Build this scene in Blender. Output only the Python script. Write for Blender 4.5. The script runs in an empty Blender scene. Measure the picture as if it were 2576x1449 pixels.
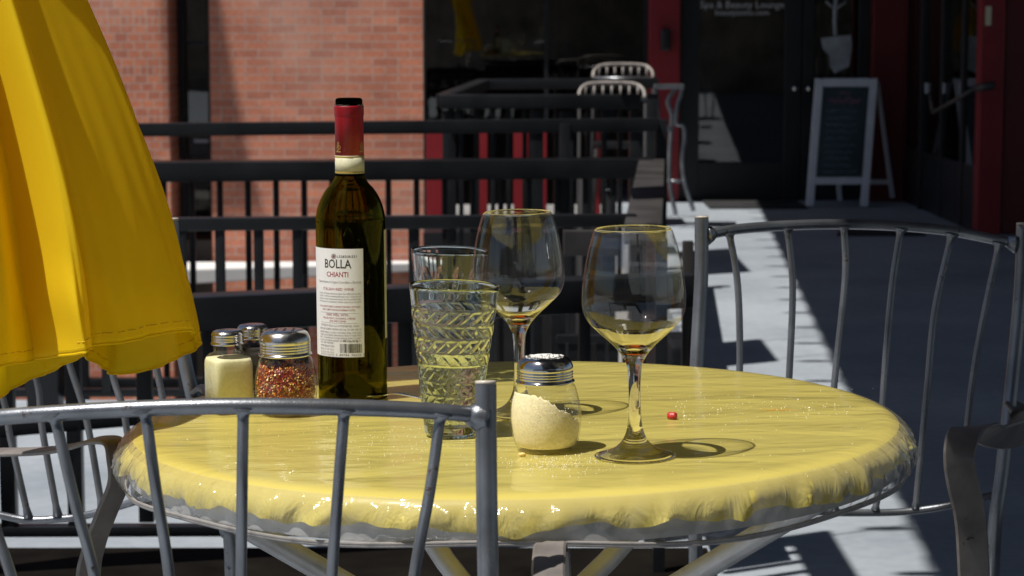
import bpy, bmesh, math, random
from mathutils import Vector, Matrix, Quaternion
R = math.radians
random.seed(7)
S = bpy.context.scene
COL = S.collection

# ------------------------------------------------------------------ camera
F = 5700.0                      # focal length in px of a 2576 px wide view
CX, CY, HORIZ = 1288.0, 724.5, 45.0
CAM_Z = 1.145
PITCH = math.atan((CY - HORIZ) / F)
cam = bpy.data.cameras.new('camera')
cam_ob = bpy.data.objects.new('camera', cam)
COL.objects.link(cam_ob)
cam_ob.location = (0, 0, CAM_Z)
cam_ob.rotation_euler = (math.pi / 2 - PITCH, 0, 0)
cam.sensor_width = 36
cam.lens = F / 2576 * 36
cam.clip_start = 0.05
cam.clip_end = 500
cam.dof.use_dof = True
cam.dof.focus_distance = 2.22
cam.dof.aperture_fstop = 17
S.camera = cam_ob

# ------------------------------------------------------------------ light
LD = Vector((0.40, 0.235, -1.0)).normalized()      # the way sunlight travels
w = bpy.data.worlds.new('World'); S.world = w; w.use_nodes = True
nt = w.node_tree
bg = nt.nodes['Background']
sky = nt.nodes.new('ShaderNodeTexSky'); sky.sky_type = 'NISHITA'; sky.sun_disc = False
tosun = -LD
sky.sun_elevation = math.asin(tosun.z)
sky.sun_rotation = math.atan2(tosun.x, tosun.y)
nt.links.new(sky.outputs[0], bg.inputs[0])
bg.inputs[1].default_value = 0.046
sun = bpy.data.lights.new('sun', 'SUN'); sun.energy = 4.6; sun.angle = R(0.53); sun.color = (1, 0.955, 0.88)
sun_ob = bpy.data.objects.new('sun', sun); COL.objects.link(sun_ob)
sun_ob.location = (-4, -2, 9)
sun_ob.rotation_euler = LD.to_track_quat('-Z', 'Y').to_euler()
S.view_settings.view_transform = 'Standard'
S.view_settings.look = 'None'
S.view_settings.exposure = 0.34
S.view_settings.gamma = 1
S.render.engine = 'CYCLES'
S.cycles.max_bounces = 20
S.cycles.transmission_bounces = 18
S.cycles.glossy_bounces = 6
S.cycles.diffuse_bounces = 4
S.cycles.transparent_max_bounces = 32
S.cycles.sample_clamp_indirect = 6
S.cycles.blur_glossy = 0.3
try:
    sun.cycles.is_caustics_light = True
except Exception as e:
    print('caustics', e)

# ------------------------------------------------------------------ helpers
UPV = Vector((0, math.sin(PITCH), math.cos(PITCH)))
FWD = Vector((0, math.cos(PITCH), -math.sin(PITCH)))
CAMP = Vector((0, 0, CAM_Z))

def ray(x, y):
    return Vector(((x - CX) / F, 0, 0)) + UPV * (-(y - CY) / F) + FWD

def pt(x, y, d):
    r = ray(x, y)
    return CAMP + r * (d / r.y)

def ong(x, y, z=0.0):
    r = ray(x, y)
    return CAMP + r * ((z - CAM_Z) / r.z)

TILT = 0.0157
TZ = 0.74
TC = Vector((0.003, 2.29, TZ))

def ontab(x, y, up=0.0):
    r = ray(x, y)
    # z = TZ+up + TILT*(X-TC.x)
    t = (TZ + up - TILT * TC.x - CAM_Z) / (r.z - TILT * r.x)
    return CAMP + r * t

def rgb(*c):
    return (c[0], c[1], c[2], 1)

def empty(name, loc=(0, 0, 0), rot=(0, 0, 0)):
    o = bpy.data.objects.new(name, None); COL.objects.link(o)
    o.location = loc; o.rotation_euler = rot; o.empty_display_size = 0.05
    return o

def tag(o, label=None, cat=None, group=None, kind=None):
    if label: o['label'] = label
    if cat: o['category'] = cat
    if group: o['group'] = group
    if kind: o['kind'] = kind
    return o

def obj(name, bm, mat, parent=None, smooth=True, recalc=True, world=False):
    """world=True: the bmesh is in world space and the parent is an unrotated/any empty"""
    if recalc:
        bmesh.ops.recalc_face_normals(bm, faces=bm.faces[:])
    me = bpy.data.meshes.new(name)
    bm.to_mesh(me); bm.free()
    if smooth is True:
        me.polygons.foreach_set('use_smooth', [True] * len(me.polygons))
    elif smooth == 'auto':
        me.polygons.foreach_set('use_smooth', [True] * len(me.polygons))
        try:
            me.set_sharp_from_angle(angle=R(35))
        except Exception:
            pass
    o = bpy.data.objects.new(name, me); COL.objects.link(o)
    for m in (mat if isinstance(mat, (list, tuple)) else [mat]):
        me.materials.append(m)
    if parent is not None:
        o.parent = parent
        if world:
            o.matrix_parent_inverse = Matrix.Identity(4)
            mw = Matrix.LocRotScale(parent.location, parent.rotation_euler, parent.scale)
            p = parent.parent
            me.transform(mw.inverted() if p is None else (Matrix.LocRotScale(p.location, p.rotation_euler, p.scale) @ mw).inverted())
    return o

def box(bm, lo, hi, bev=0.0, mi=0):
    x0, y0, z0 = lo; x1, y1, z1 = hi
    vs = [bm.verts.new(p) for p in ((x0, y0, z0), (x1, y0, z0), (x1, y1, z0), (x0, y1, z0), (x0, y0, z1), (x1, y0, z1), (x1, y1, z1), (x0, y1, z1))]
    fs = []
    for q in ((0, 3, 2, 1), (4, 5, 6, 7), (0, 1, 5, 4), (1, 2, 6, 5), (2, 3, 7, 6), (3, 0, 4, 7)):
        f = bm.faces.new([vs[i] for i in q]); f.material_index = mi; fs.append(f)
    if bev:
        es = set(e for f in fs for e in f.edges)
        bmesh.ops.bevel(bm, geom=list(es), offset=bev, segments=2, affect='EDGES', profile=0.6)
    return fs

def hexa(bm, p8, bev=0.0):
    """8 corners: bottom 4 then top 4"""
    vs = [bm.verts.new(p) for p in p8]
    fs = []
    for q in ((0, 3, 2, 1), (4, 5, 6, 7), (0, 1, 5, 4), (1, 2, 6, 5), (2, 3, 7, 6), (3, 0, 4, 7)):
        fs.append(bm.faces.new([vs[i] for i in q]))
    if bev:
        es = set(e for f in fs for e in f.edges)
        bmesh.ops.bevel(bm, geom=list(es), offset=bev, segments=2, affect='EDGES', profile=0.6)

def bar(bm, a, b, wid, hgt, bev=0.002):
    """rail whose top centre line runs a->b; wid horizontal, hgt down"""
    a = Vector(a); b = Vector(b)
    u = (b - a); s = Vector((u.y, -u.x, 0)).normalized() * (wid / 2)
    dn = Vector((0, 0, -hgt))
    hexa(bm, [a + s + dn, b + s + dn, b - s + dn, a - s + dn, a + s, b + s, b - s, a - s], bev)

def tube(bm, pts, rad, seg=12, cap=True, smooth_n=0):
    pts = [Vector(p) for p in pts]
    if smooth_n:
        pts = catmull(pts, smooth_n)
    n = len(pts)
    if not hasattr(rad, '__len__'):
        rad = [rad] * n
    elif len(rad) != n:
        m = len(rad)
        rr = []
        for i in range(n):
            t = i / (n - 1) * (m - 1); k = min(int(t), m - 2); rr.append(rad[k] + (rad[k + 1] - rad[k]) * (t - k))
        rad = rr
    rings = []
    prev = None
    for i, p in enumerate(pts):
        t = (pts[min(i + 1, n - 1)] - pts[max(i - 1, 0)]).normalized()
        if prev is None:
            ref = Vector((0, 0, 1)) if abs(t.z) < 0.9 else Vector((1, 0, 0))
            nrm = t.cross(ref).normalized()
        else:
            nrm = (prev - t * prev.dot(t)).normalized()
        prev = nrm
        bn = t.cross(nrm)
        ring = []
        for k in range(seg):
            a = 2 * math.pi * k / seg
            ring.append(bm.verts.new(p + (nrm * math.cos(a) + bn * math.sin(a)) * rad[i]))
        rings.append(ring)
    for i in range(n - 1):
        for k in range(seg):
            bm.faces.new((rings[i][k], rings[i][(k + 1) % seg], rings[i + 1][(k + 1) % seg], rings[i + 1][k]))
    if cap:
        bm.faces.new(rings[0][::-1]); bm.faces.new(rings[-1])

def catmull(pts, n):
    out = []
    P = [pts[0] * 2 - pts[1]] + pts + [pts[-1] * 2 - pts[-2]]
    for i in range(1, len(P) - 2):
        for k in range(n):
            t = k / n
            a, b, c, d = P[i - 1], P[i], P[i + 1], P[i + 2]
            out.append(0.5 * ((2 * b) + (c - a) * t + (2 * a - 5 * b + 4 * c - d) * t * t + (3 * b - a - 3 * c + d) * t ** 3))
    out.append(pts[-1])
    return out

def strap(bm, pts, wdir, wid, thk, n=8):
    """flat strap along pts; wdir = width direction(s)"""
    pts = catmull([Vector(p) for p in pts], n)
    if not isinstance(wdir, list):
        wdir = [wdir]
    m = len(wdir)
    rings = []
    N = len(pts)
    for i, p in enumerate(pts):
        t = (pts[min(i + 1, N - 1)] - pts[max(i - 1, 0)]).normalized()
        q = i / (N - 1) * (m - 1); k = min(int(q), max(m - 2, 0))
        wd = Vector(wdir[k]).lerp(Vector(wdir[min(k + 1, m - 1)]), q - k) if m > 1 else Vector(wdir[0])
        wd = (wd - t * wd.dot(t)).normalized()
        nn = t.cross(wd)
        e = thk * 0.35
        c = []
        for sx, sz in ((-1, -1), (1, -1), (1, 1), (-1, 1)):
            c.append((sx, sz))
        ring = []
        for a, b in ((-wid / 2 + e, -thk / 2), (wid / 2 - e, -thk / 2), (wid / 2, -thk / 2 + e), (wid / 2, thk / 2 - e), (wid / 2 - e, thk / 2), (-wid / 2 + e, thk / 2), (-wid / 2, thk / 2 - e), (-wid / 2, -thk / 2 + e)):
            ring.append(bm.verts.new(p + wd * a + nn * b))
        rings.append(ring)
    for i in range(N - 1):
        for k in range(8):
            bm.faces.new((rings[i][k], rings[i][(k + 1) % 8], rings[i + 1][(k + 1) % 8], rings[i + 1][k]))
    bm.faces.new(rings[0][::-1]); bm.faces.new(rings[-1])

def smooth_profile(prof, n):
    v = catmull([Vector((a, b, 0)) for a, b in prof], n)
    return [(max(p.x, 0.0), p.y) for p in v]

def lathe(bm, prof, seg=64, a0=0, a1=None, fr=None):
    """prof list of (r,z). fr(r,z,ang)->r modifies"""
    full = a1 is None
    if full: a1 = a0 + 2 * math.pi
    cols = seg if full else seg + 1
    rings = []
    for (r, z) in prof:
        if r < 1e-6:
            rings.append([bm.verts.new((0, 0, z))])
        else:
            ring = []
            for k in range(cols):
                a = a0 + (a1 - a0) * k / seg
                rr = fr(r, z, a) if fr else r
                ring.append(bm.verts.new((rr * math.cos(a), rr * math.sin(a), z)))
            rings.append(ring)
    for i in range(len(rings) - 1):
        A, B = rings[i], rings[i + 1]
        for k in range(seg):
            k2 = (k + 1) % cols if full else k + 1
            if len(A) == 1 and len(B) == 1: continue
            if len(A) == 1: bm.faces.new((A[0], B[k2], B[k]))
            elif len(B) == 1: bm.faces.new((A[k], A[k2], B[0]))
            else: bm.faces.new((A[k], A[k2], B[k2], B[k]))

# ------------------------------------------------------------------ materials
def mat(name):
    m = bpy.data.materials.new(name); m.use_nodes = True
    return m, m.node_tree, m.node_tree.nodes['Principled BSDF']

def N(nt, t, **kw):
    n = nt.nodes.new(t)
    for k, v in kw.items(): setattr(n, k, v)
    return n

def noise(nt, scale, detail=4, vec=None, rough=0.55):
    n = N(nt, 'ShaderNodeTexNoise'); n.inputs['Scale'].default_value = scale; n.inputs['Detail'].default_value = detail
    n.inputs['Roughness'].default_value = rough
    if vec is not None: nt.links.new(vec, n.inputs['Vector'])
    return n

def ramp(nt, fac, stops):
    r = N(nt, 'ShaderNodeValToRGB')
    el = r.color_ramp.elements
    while len(el) < len(stops): el.new(0.5)
    for e, (p, c) in zip(el, stops):
        e.position = p; e.color = c if len(c) == 4 else rgb(*c)
    nt.links.new(fac, r.inputs['Fac'])
    return r

def bump(nt, h, strength=0.3, dist=0.001, nrm=None):
    b = N(nt, 'ShaderNodeBump'); b.inputs['Strength'].default_value = strength; b.inputs['Distance'].default_value = dist
    nt.links.new(h, b.inputs['Height'])
    if nrm is not None: nt.links.new(nrm, b.inputs['Normal'])
    return b

def simple(name, col, rough=0.5, metal=0.0, var=0.25, nscale=30, bmp=0.15, bscale=200, bdist=0.0005, spec=0.5, coat=0):
    m, nt, b = mat(name)
    geo = N(nt, 'ShaderNodeNewGeometry')
    n = noise(nt, nscale, 5, geo.outputs['Position'])
    c0 = [max(0, c * (1 - var)) for c in col]; c1 = [min(1, c * (1 + var)) for c in col]
    r = ramp(nt, n.outputs['Fac'], [(0.3, c0), (0.7, c1)])
    nt.links.new(r.outputs[0], b.inputs['Base Color'])
    b.inputs['Roughness'].default_value = rough
    b.inputs['Metallic'].default_value = metal
    b.inputs['Specular IOR Level'].default_value = spec
    b.inputs['Coat Weight'].default_value = coat
    rr = N(nt, 'ShaderNodeMapRange'); nt.links.new(n.outputs['Fac'], rr.inputs['Value'])
    rr.inputs['To Min'].default_value = max(0.02, rough - 0.1); rr.inputs['To Max'].default_value = min(1, rough + 0.1)
    nt.links.new(rr.outputs[0], b.inputs['Roughness'])
    if bmp:
        n2 = noise(nt, bscale, 3, geo.outputs['Position'])
        bb = bump(nt, n2.outputs['Fac'], bmp, bdist)
        nt.links.new(bb.outputs[0], b.inputs['Normal'])
    return m

def glassmat(name, col, ior=1.5, rough=0.0, bmp=None):
    m = bpy.data.materials.new(name); m.use_nodes = True; nt = m.node_tree
    nt.nodes.remove(nt.nodes['Principled BSDF'])
    g = N(nt, 'ShaderNodeBsdfGlass'); g.inputs['Color'].default_value = rgb(*col); g.inputs['IOR'].default_value = ior
    g.inputs['Roughness'].default_value = rough
    nt.links.new(g.outputs[0], nt.nodes['Material Output'].inputs['Surface'])
    if bmp:
        geo = N(nt, 'ShaderNodeNewGeometry')
        n = noise(nt, bmp[0], 2, geo.outputs['Position'])
        b = bump(nt, n.outputs['Fac'], bmp[1], bmp[2]); nt.links.new(b.outputs[0], g.inputs['Normal'])
    return m

def thinglass(name, col, ior=1.45, rough=0.02, haze=0.0, hazecol=(1, 1, 1), bmp=None, smear=None):
    m = bpy.data.materials.new(name); m.use_nodes = True; nt = m.node_tree
    nt.nodes.remove(nt.nodes['Principled BSDF'])
    t = N(nt, 'ShaderNodeBsdfTransparent'); t.inputs[0].default_value = rgb(*col)
    g = N(nt, 'ShaderNodeBsdfGlossy'); g.inputs['Roughness'].default_value = rough
    fr = N(nt, 'ShaderNodeFresnel')
    bf = N(nt, 'ShaderNodeNewGeometry'); mr = N(nt, 'ShaderNodeMapRange'); nt.links.new(bf.outputs['Backfacing'], mr.inputs['Value'])
    mr.inputs['To Min'].default_value = ior; mr.inputs['To Max'].default_value = 1 / ior; nt.links.new(mr.outputs[0], fr.inputs['IOR'])
    mx = N(nt, 'ShaderNodeMixShader')
    nt.links.new(fr.outputs[0], mx.inputs[0]); nt.links.new(t.outputs[0], mx.inputs[1]); nt.links.new(g.outputs[0], mx.inputs[2])
    last = mx
    if bmp:
        tc = N(nt, 'ShaderNodeTexCoord'); mp = N(nt, 'ShaderNodeMapping'); mp.inputs['Scale'].default_value = bmp[3]
        nt.links.new(tc.outputs['Object'], mp.inputs['Vector'])
        n = noise(nt, bmp[0], 3, mp.outputs[0], 0.6)
        n.inputs['Distortion'].default_value = 1.2
        b = bump(nt, n.outputs['Fac'], bmp[1], bmp[2])
        nt.links.new(b.outputs[0], g.inputs['Normal']); nt.links.new(b.outputs[0], fr.inputs['Normal'])
    if haze:
        d = N(nt, 'ShaderNodeBsdfDiffuse'); d.inputs[0].default_value = rgb(*hazecol)
        m2 = N(nt, 'ShaderNodeMixShader'); m2.inputs[0].default_value = haze
        if smear:
            geo = N(nt, 'ShaderNodeNewGeometry')
            n = noise(nt, smear, 5, geo.outputs['Position'])
            r = ramp(nt, n.outputs['Fac'], [(0.45, (0, 0, 0)), (0.75, (haze * 3,) * 3)])
            nt.links.new(r.outputs[0], m2.inputs[0])
        nt.links.new(last.outputs[0], m2.inputs[1]); nt.links.new(d.outputs[0], m2.inputs[2]); last = m2
    nt.links.new(last.outputs[0], nt.nodes['Material Output'].inputs['Surface'])
    return m

M = {}
M['silver'] = simple('silver_paint', (0.24, 0.252, 0.275), 0.34, 0.85, 0.30, 14, 0.35, 700, 0.0006)
def rusty(m, amount=0.70):
    nt = m.node_tree; b = nt.nodes['Principled BSDF']; src = b.inputs['Base Color'].links[0].from_socket
    geo = N(nt, 'ShaderNodeNewGeometry')
    n = noise(nt, 55, 6, geo.outputs['Position'], 0.7); r = ramp(nt, n.outputs['Fac'], [(amount - .04, (0, 0, 0)), (amount, (0.9, 0.9, 0.9))])
    mx = N(nt, 'ShaderNodeMix', data_type='RGBA'); nt.links.new(r.outputs[0], mx.inputs[0]); nt.links.new(src, mx.inputs[6]); mx.inputs[7].default_value = rgb(0.05, 0.03, 0.022)
    nt.links.new(mx.outputs[2], b.inputs['Base Color'])
    sb = N(nt, 'ShaderNodeMath', operation='MULTIPLY_ADD'); nt.links.new(r.outputs[0], sb.inputs[0]); sb.inputs[1].default_value = -.7; sb.inputs[2].default_value = b.inputs['Metallic'].default_value
    nt.links.new(sb.outputs[0], b.inputs['Metallic'])
rusty(M['silver'], 0.665)
M['strap'] = simple('strap_paint', (0.20, 0.18, 0.17), 0.5, 0.3, 0.25, 25, 0.4, 900, 0.0005)
rusty(M['strap'], 0.70)
M['black'] = simple('black_paint', (0.009, 0.010, 0.012), 0.36, 0, 0.3, 6, 0.12, 60, 0.002, spec=0.35)
M['charcoal'] = simple('charcoal_paint', (0.035, 0.032, 0.032), 0.45, 0, 0.5, 5, 0.12, 60, 0.002)  # paler and more mottled than the black rails
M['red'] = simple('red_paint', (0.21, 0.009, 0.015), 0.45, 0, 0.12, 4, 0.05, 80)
M['reddark'] = simple('shaded_dark_red', (0.10, 0.006, 0.008), 0.5, 0, 0.12, 4, 0.05, 80)  # darker red carrying the column's shade; also on the side wall
M['frame'] = simple('black_door_frame', (0.010, 0.011, 0.014), 0.4, 0, 0.2, 5, 0)
M['white'] = simple('white_wood', (0.62, 0.64, 0.70), 0.5, 0, 0.08, 12, 0.1, 90)
M['board'] = simple('chalkboard', (0.030, 0.048, 0.062), 0.6, 0, 0.4, 3, 0)
M['stone'] = simple('stone_ledge', (0.62, 0.62, 0.62), 0.8, 0, 0.08, 3, 0.2, 60, 0.003)
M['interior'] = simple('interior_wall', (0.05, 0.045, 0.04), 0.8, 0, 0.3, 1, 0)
M['wood'] = simple('grey_wood_planks', (0.34, 0.28, 0.22), 0.8, 0, 0.45, 3, 0.2, 40, 0.004)
M['opposite'] = simple('far_stucco', (0.36, 0.34, 0.32), 0.9, 0, 0.35, 0.7, 0.1, 10)
M['cap'] = simple('beige_plastic_cap', (0.50, 0.45, 0.38), 0.35, 0, 0.15, 60, 0)
M['darkstrip'] = simple('near_black_floor', (0.006, 0.005, 0.004), 0.8, 0, 0.6, 6, 0.3, 50, 0.003, spec=0.05)
M['lower'] = simple('lower_yard', (0.20, 0.19, 0.18), 0.9, 0, 0.2, 0.5, 0)
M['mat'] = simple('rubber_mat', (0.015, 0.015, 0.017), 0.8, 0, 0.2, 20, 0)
M['canopy'] = simple('canopy_metal', (0.05, 0.05, 0.055), 0.5, 0, 0.2, 2, 0)
M['tabmetal'] = simple('table_metal', (0.50, 0.50, 0.51), 0.42, 0.45, 0.15, 30, 0.3, 600, 0.0005)

# chrome lid
m, nt, b = mat('brushed_steel'); M['steel'] = m
b.inputs['Base Color'].default_value = rgb(0.62, 0.61, 0.60); b.inputs['Metallic'].default_value = 1; b.inputs['Roughness'].default_value = 0.2
geo = N(nt, 'ShaderNodeNewGeometry'); n = noise(nt, 180, 5, geo.outputs['Position'])
r = N(nt, 'ShaderNodeMapRange'); nt.links.new(n.outputs['Fac'], r.inputs['Value']); r.inputs['To Min'].default_value = 0.12; r.inputs['To Max'].default_value = 0.34
nt.links.new(r.outputs[0], b.inputs['Roughness'])
m, nt, b = mat('polished_steel'); M['chrome'] = m
b.inputs['Base Color'].default_value = rgb(0.56, 0.55, 0.55); b.inputs['Metallic'].default_value = 1; b.inputs['Roughness'].default_value = 0.1
M['holes'] = simple('dark_holes', (0.01, 0.01, 0.01), 0.6, 0, 0.1, 10, 0)

# concrete
m, nt, b = mat('pale_concrete'); M['concrete'] = m
geo = N(nt, 'ShaderNodeNewGeometry')
n1 = noise(nt, 1.3, 6, geo.outputs['Position']); n2 = noise(nt, 25, 6, geo.outputs['Position'])
mxx = N(nt, 'ShaderNodeMath', operation='MULTIPLY_ADD'); nt.links.new(n2.outputs['Fac'], mxx.inputs[0]); mxx.inputs[1].default_value = 0.4; nt.links.new(n1.outputs['Fac'], mxx.inputs[2])
r = ramp(nt, mxx.outputs[0], [(0.5, (0.20, 0.228, 0.262)), (0.85, (0.30, 0.332, 0.372))])
nt.links.new(r.outputs[0], b.inputs['Base Color']); b.inputs['Roughness'].default_value = 0.75
bb = bump(nt, n2.outputs['Fac'], 0.25, 0.004); nt.links.new(bb.outputs[0], b.inputs['Normal'])

# brick
def brickmat(name, turned=False, bw=0.1615, c1=(0.46, 0.165, 0.105), c2=(0.36, 0.13, 0.085)):
    m, nt, b = mat(name)
    geo = N(nt, 'ShaderNodeNewGeometry'); sp = N(nt, 'ShaderNodeSeparateXYZ'); nt.links.new(geo.outputs['Position'], sp.inputs[0])
    cb = N(nt, 'ShaderNodeCombineXYZ')
    nt.links.new(sp.outputs['Y' if turned else 'X'], cb.inputs['X']); nt.links.new(sp.outputs['Z'], cb.inputs['Y'])
    def br(wd):
        t = N(nt, 'ShaderNodeTexBrick'); t.offset = 0.5; t.inputs['Scale'].default_value = 1
        t.inputs['Brick Width'].default_value = wd; t.inputs['Row Height'].default_value = 0.0524
        t.inputs['Mortar Size'].default_value = 0.0042; t.inputs['Mortar Smooth'].default_value = 0.3
        t.inputs['Color1'].default_value = rgb(*c1); t.inputs['Color2'].default_value = rgb(*c2)
        t.inputs['Mortar'].default_value = rgb(0.46, 0.345, 0.29); t.inputs['Bias'].default_value = -0.1
        nt.links.new(cb.outputs[0], t.inputs['Vector'])
        return t
    a = br(bw); h = br(bw / 2)
    dv = N(nt, 'ShaderNodeMath', operation='DIVIDE'); nt.links.new(sp.outputs['Z'], dv.inputs[0]); dv.inputs[1].default_value = 0.0524
    fl = N(nt, 'ShaderNodeMath', operation='FLOOR'); nt.links.new(dv.outputs[0], fl.inputs[0])
    md = N(nt, 'ShaderNodeMath', operation='FLOORED_MODULO'); nt.links.new(fl.outputs[0], md.inputs[0]); md.inputs[1].default_value = 6
    cp = N(nt, 'ShaderNodeMath', operation='COMPARE'); nt.links.new(md.outputs[0], cp.inputs[0]); cp.inputs[1].default_value = 3; cp.inputs[2].default_value = 0.1
    mx = N(nt, 'ShaderNodeMix', data_type='RGBA'); nt.links.new(cp.outputs[0], mx.inputs[0])
    nt.links.new(a.outputs['Color'], mx.inputs[6]); nt.links.new(h.outputs['Color'], mx.inputs[7])
    n = noise(nt, 2.2, 6, geo.outputs['Position']); r = ramp(nt, n.outputs['Fac'], [(0.3, (0.78, 0.76, 0.78)), (0.7, (1.18, 1.16, 1.12))])
    n3 = noise(nt, 40, 4, geo.outputs['Position']); r3 = ramp(nt, n3.outputs['Fac'], [(0.3, (0.85, 0.85, 0.85)), (0.7, (1.12, 1.12, 1.12))])
    mu = N(nt, 'ShaderNodeMix', data_type='RGBA', blend_type='MULTIPLY'); mu.inputs[0].default_value = 1
    nt.links.new(mx.outputs[2], mu.inputs[6]); nt.links.new(r.outputs[0], mu.inputs[7])
    mu2 = N(nt, 'ShaderNodeMix', data_type='RGBA', blend_type='MULTIPLY'); mu2.inputs[0].default_value = 1
    nt.links.new(mu.outputs[2], mu2.inputs[6]); nt.links.new(r3.outputs[0], mu2.inputs[7])
    # efflorescence blotches
    n4 = noise(nt, 1.1, 5, geo.outputs['Position']); r4 = ramp(nt, n4.outputs['Fac'], [(0.52, (0, 0, 0)), (0.75, (0.45,) * 3)])
    mx4 = N(nt, 'ShaderNodeMix', data_type='RGBA'); nt.links.new(r4.outputs[0], mx4.inputs[0]); nt.links.new(mu2.outputs[2], mx4.inputs[6])
    mx4.inputs[7].default_value = rgb(0.5, 0.38, 0.33)
    nt.links.new(mx4.outputs[2], b.inputs['Base Color']); b.inputs['Roughness'].default_value = 0.85
    bb = bump(nt, a.outputs['Fac'], -0.4, 0.004); nt.links.new(bb.outputs[0], b.inputs['Normal'])
    return m
M['brick'] = brickmat('brick', c1=(0.61, 0.235, 0.145), c2=(0.42, 0.155, 0.105))
M['brick_pier'] = brickmat('brick_pier', bw=0.081, c1=(0.60, 0.22, 0.125), c2=(0.42, 0.145, 0.095))

# yellow cloth under clear vinyl: the vinyl lies on the cloth as a clear coat
def clothmat(name, coat):
    m, nt, b = mat(name)
    tc = N(nt, 'ShaderNodeTexCoord')
    n = noise(nt, 3.0, 4, tc.outputs['Object'])
    r = ramp(nt, n.outputs['Fac'], [(0.3, (0.78, 0.655, 0.15)), (0.7, (0.84, 0.715, 0.19))])
    nt.links.new(r.outputs[0], b.inputs['Base Color'])
    b.inputs['Roughness'].default_value = 0.42
    b.inputs['Specular IOR Level'].default_value = 0.35
    b.inputs['Sheen Weight'].default_value = 0.15
    mp = N(nt, 'ShaderNodeMapping'); mp.inputs['Scale'].default_value = (1.0, 2.3, 1.0); mp.inputs['Rotation'].default_value = (0, 0, R(-7))
    nt.links.new(tc.outputs['Object'], mp.inputs['Vector'])
    w1 = noise(nt, 4.6, 3, mp.outputs[0], 0.5); w1.inputs['Distortion'].default_value = 0.6
    w2 = noise(nt, 13.0, 2, mp.outputs[0], 0.5)
    mp2 = N(nt, 'ShaderNodeMapping'); mp2.inputs['Scale'].default_value = (1.0, 2.0, 1.0); mp2.inputs['Rotation'].default_value = (0, 0, R(20))
    nt.links.new(tc.outputs['Object'], mp2.inputs['Vector'])
    w3 = noise(nt, 7.0, 2, mp2.outputs[0], 0.5)
    ad = N(nt, 'ShaderNodeMath', operation='MULTIPLY_ADD'); nt.links.new(w2.outputs['Fac'], ad.inputs[0]); ad.inputs[1].default_value = 0.22; nt.links.new(w1.outputs['Fac'], ad.inputs[2])
    ad2 = N(nt, 'ShaderNodeMath', operation='MULTIPLY_ADD'); nt.links.new(w3.outputs['Fac'], ad2.inputs[0]); ad2.inputs[1].default_value = 0.12; nt.links.new(ad.outputs[0], ad2.inputs[2])
    fine = noise(nt, 900, 2, tc.outputs['Object'])
    b1 = bump(nt, fine.outputs['Fac'], 0.12, 0.0004)
    b1b = bump(nt, ad2.outputs[0], 0.3, 0.0015, b1.outputs[0])
    nt.links.new(b1b.outputs[0], b.inputs['Normal'])
    trn = N(nt, 'ShaderNodeBsdfTranslucent'); trn.inputs[0].default_value = rgb(0.75, 0.58, 0.03)
    mxs = N(nt, 'ShaderNodeMixShader'); mxs.inputs[0].default_value = 0.34
    nt.links.new(b.outputs[0], mxs.inputs[1]); nt.links.new(trn.outputs[0], mxs.inputs[2]); nt.links.new(mxs.outputs[0], nt.nodes['Material Output'].inputs['Surface'])
    rg = noise(nt, 3.4, 2, mp2.outputs[0], 0.5); rg.inputs['Distortion'].default_value = 1.0
    rr1 = ramp(nt, rg.outputs['Fac'], [(0.44, (0, 0, 0)), (0.5, (1, 1, 1)), (0.56, (0, 0, 0))])
    rg2 = noise(nt, 5.5, 2, mp.outputs[0], 0.5); rg2.inputs['Distortion'].default_value = 0.8
    rr2 = ramp(nt, rg2.outputs['Fac'], [(0.46, (0, 0, 0)), (0.5, (0.6, 0.6, 0.6)), (0.54, (0, 0, 0))])
    a3 = N(nt, 'ShaderNodeMath', operation='MULTIPLY_ADD'); nt.links.new(rr1.outputs[0], a3.inputs[0]); a3.inputs[1].default_value = 0.045; nt.links.new(ad2.outputs[0], a3.inputs[2])
    a4 = N(nt, 'ShaderNodeMath', operation='MULTIPLY_ADD'); nt.links.new(rr2.outputs[0], a4.inputs[0]); a4.inputs[1].default_value = 0.03; nt.links.new(a3.outputs[0], a4.inputs[2])
    ad2 = a4
    if not coat:
        b.inputs['Roughness'].default_value = 0.55
        mp3 = N(nt, 'ShaderNodeMapping'); mp3.inputs['Scale'].default_value = (1.0, 1.0, 0.45); nt.links.new(tc.outputs['Object'], mp3.inputs['Vector'])
        cr = noise(nt, 30.0, 4, mp3.outputs[0], 0.55); cr.inputs['Distortion'].default_value = 0.8
        sepz = N(nt, 'ShaderNodeSeparateXYZ'); nt.links.new(tc.outputs['Object'], sepz.inputs[0])
        am = N(nt, 'ShaderNodeMapRange'); nt.links.new(sepz.outputs['Z'], am.inputs['Value'])
        am.inputs['From Min'].default_value = -0.007; am.inputs['From Max'].default_value = -0.02; am.inputs['To Min'].default_value = 0; am.inputs['To Max'].default_value = 0.7
        bc = bump(nt, cr.outputs['Fac'], 0.9, 0.012, b1b.outputs[0]); nt.links.new(am.outputs[0], bc.inputs['Strength'])
        nt.links.new(bc.outputs[0], b.inputs['Normal'])
    if coat:
        b.inputs['Coat Weight'].default_value = 1.0
        b.inputs['Coat Roughness'].default_value = 0.075
        b.inputs['Coat IOR'].default_value = 1.42
        b2 = bump(nt, ad2.outputs[0], 1.0, 0.006)
        nt.links.new(b2.outputs[0], b.inputs['Coat Normal'])
    return m
M['cloth'] = clothmat('yellow_cloth_under_vinyl', True)
M['clothskirt'] = clothmat('yellow_cloth_gathered', False)
M['vinyl'] = thinglass('clear_vinyl', (0.93, 0.93, 0.92), 1.42, 0.11, 0.065, (0.75, 0.74, 0.70), (36, 0.6, 0.005, (1, 1, 0.5)), None)
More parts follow.
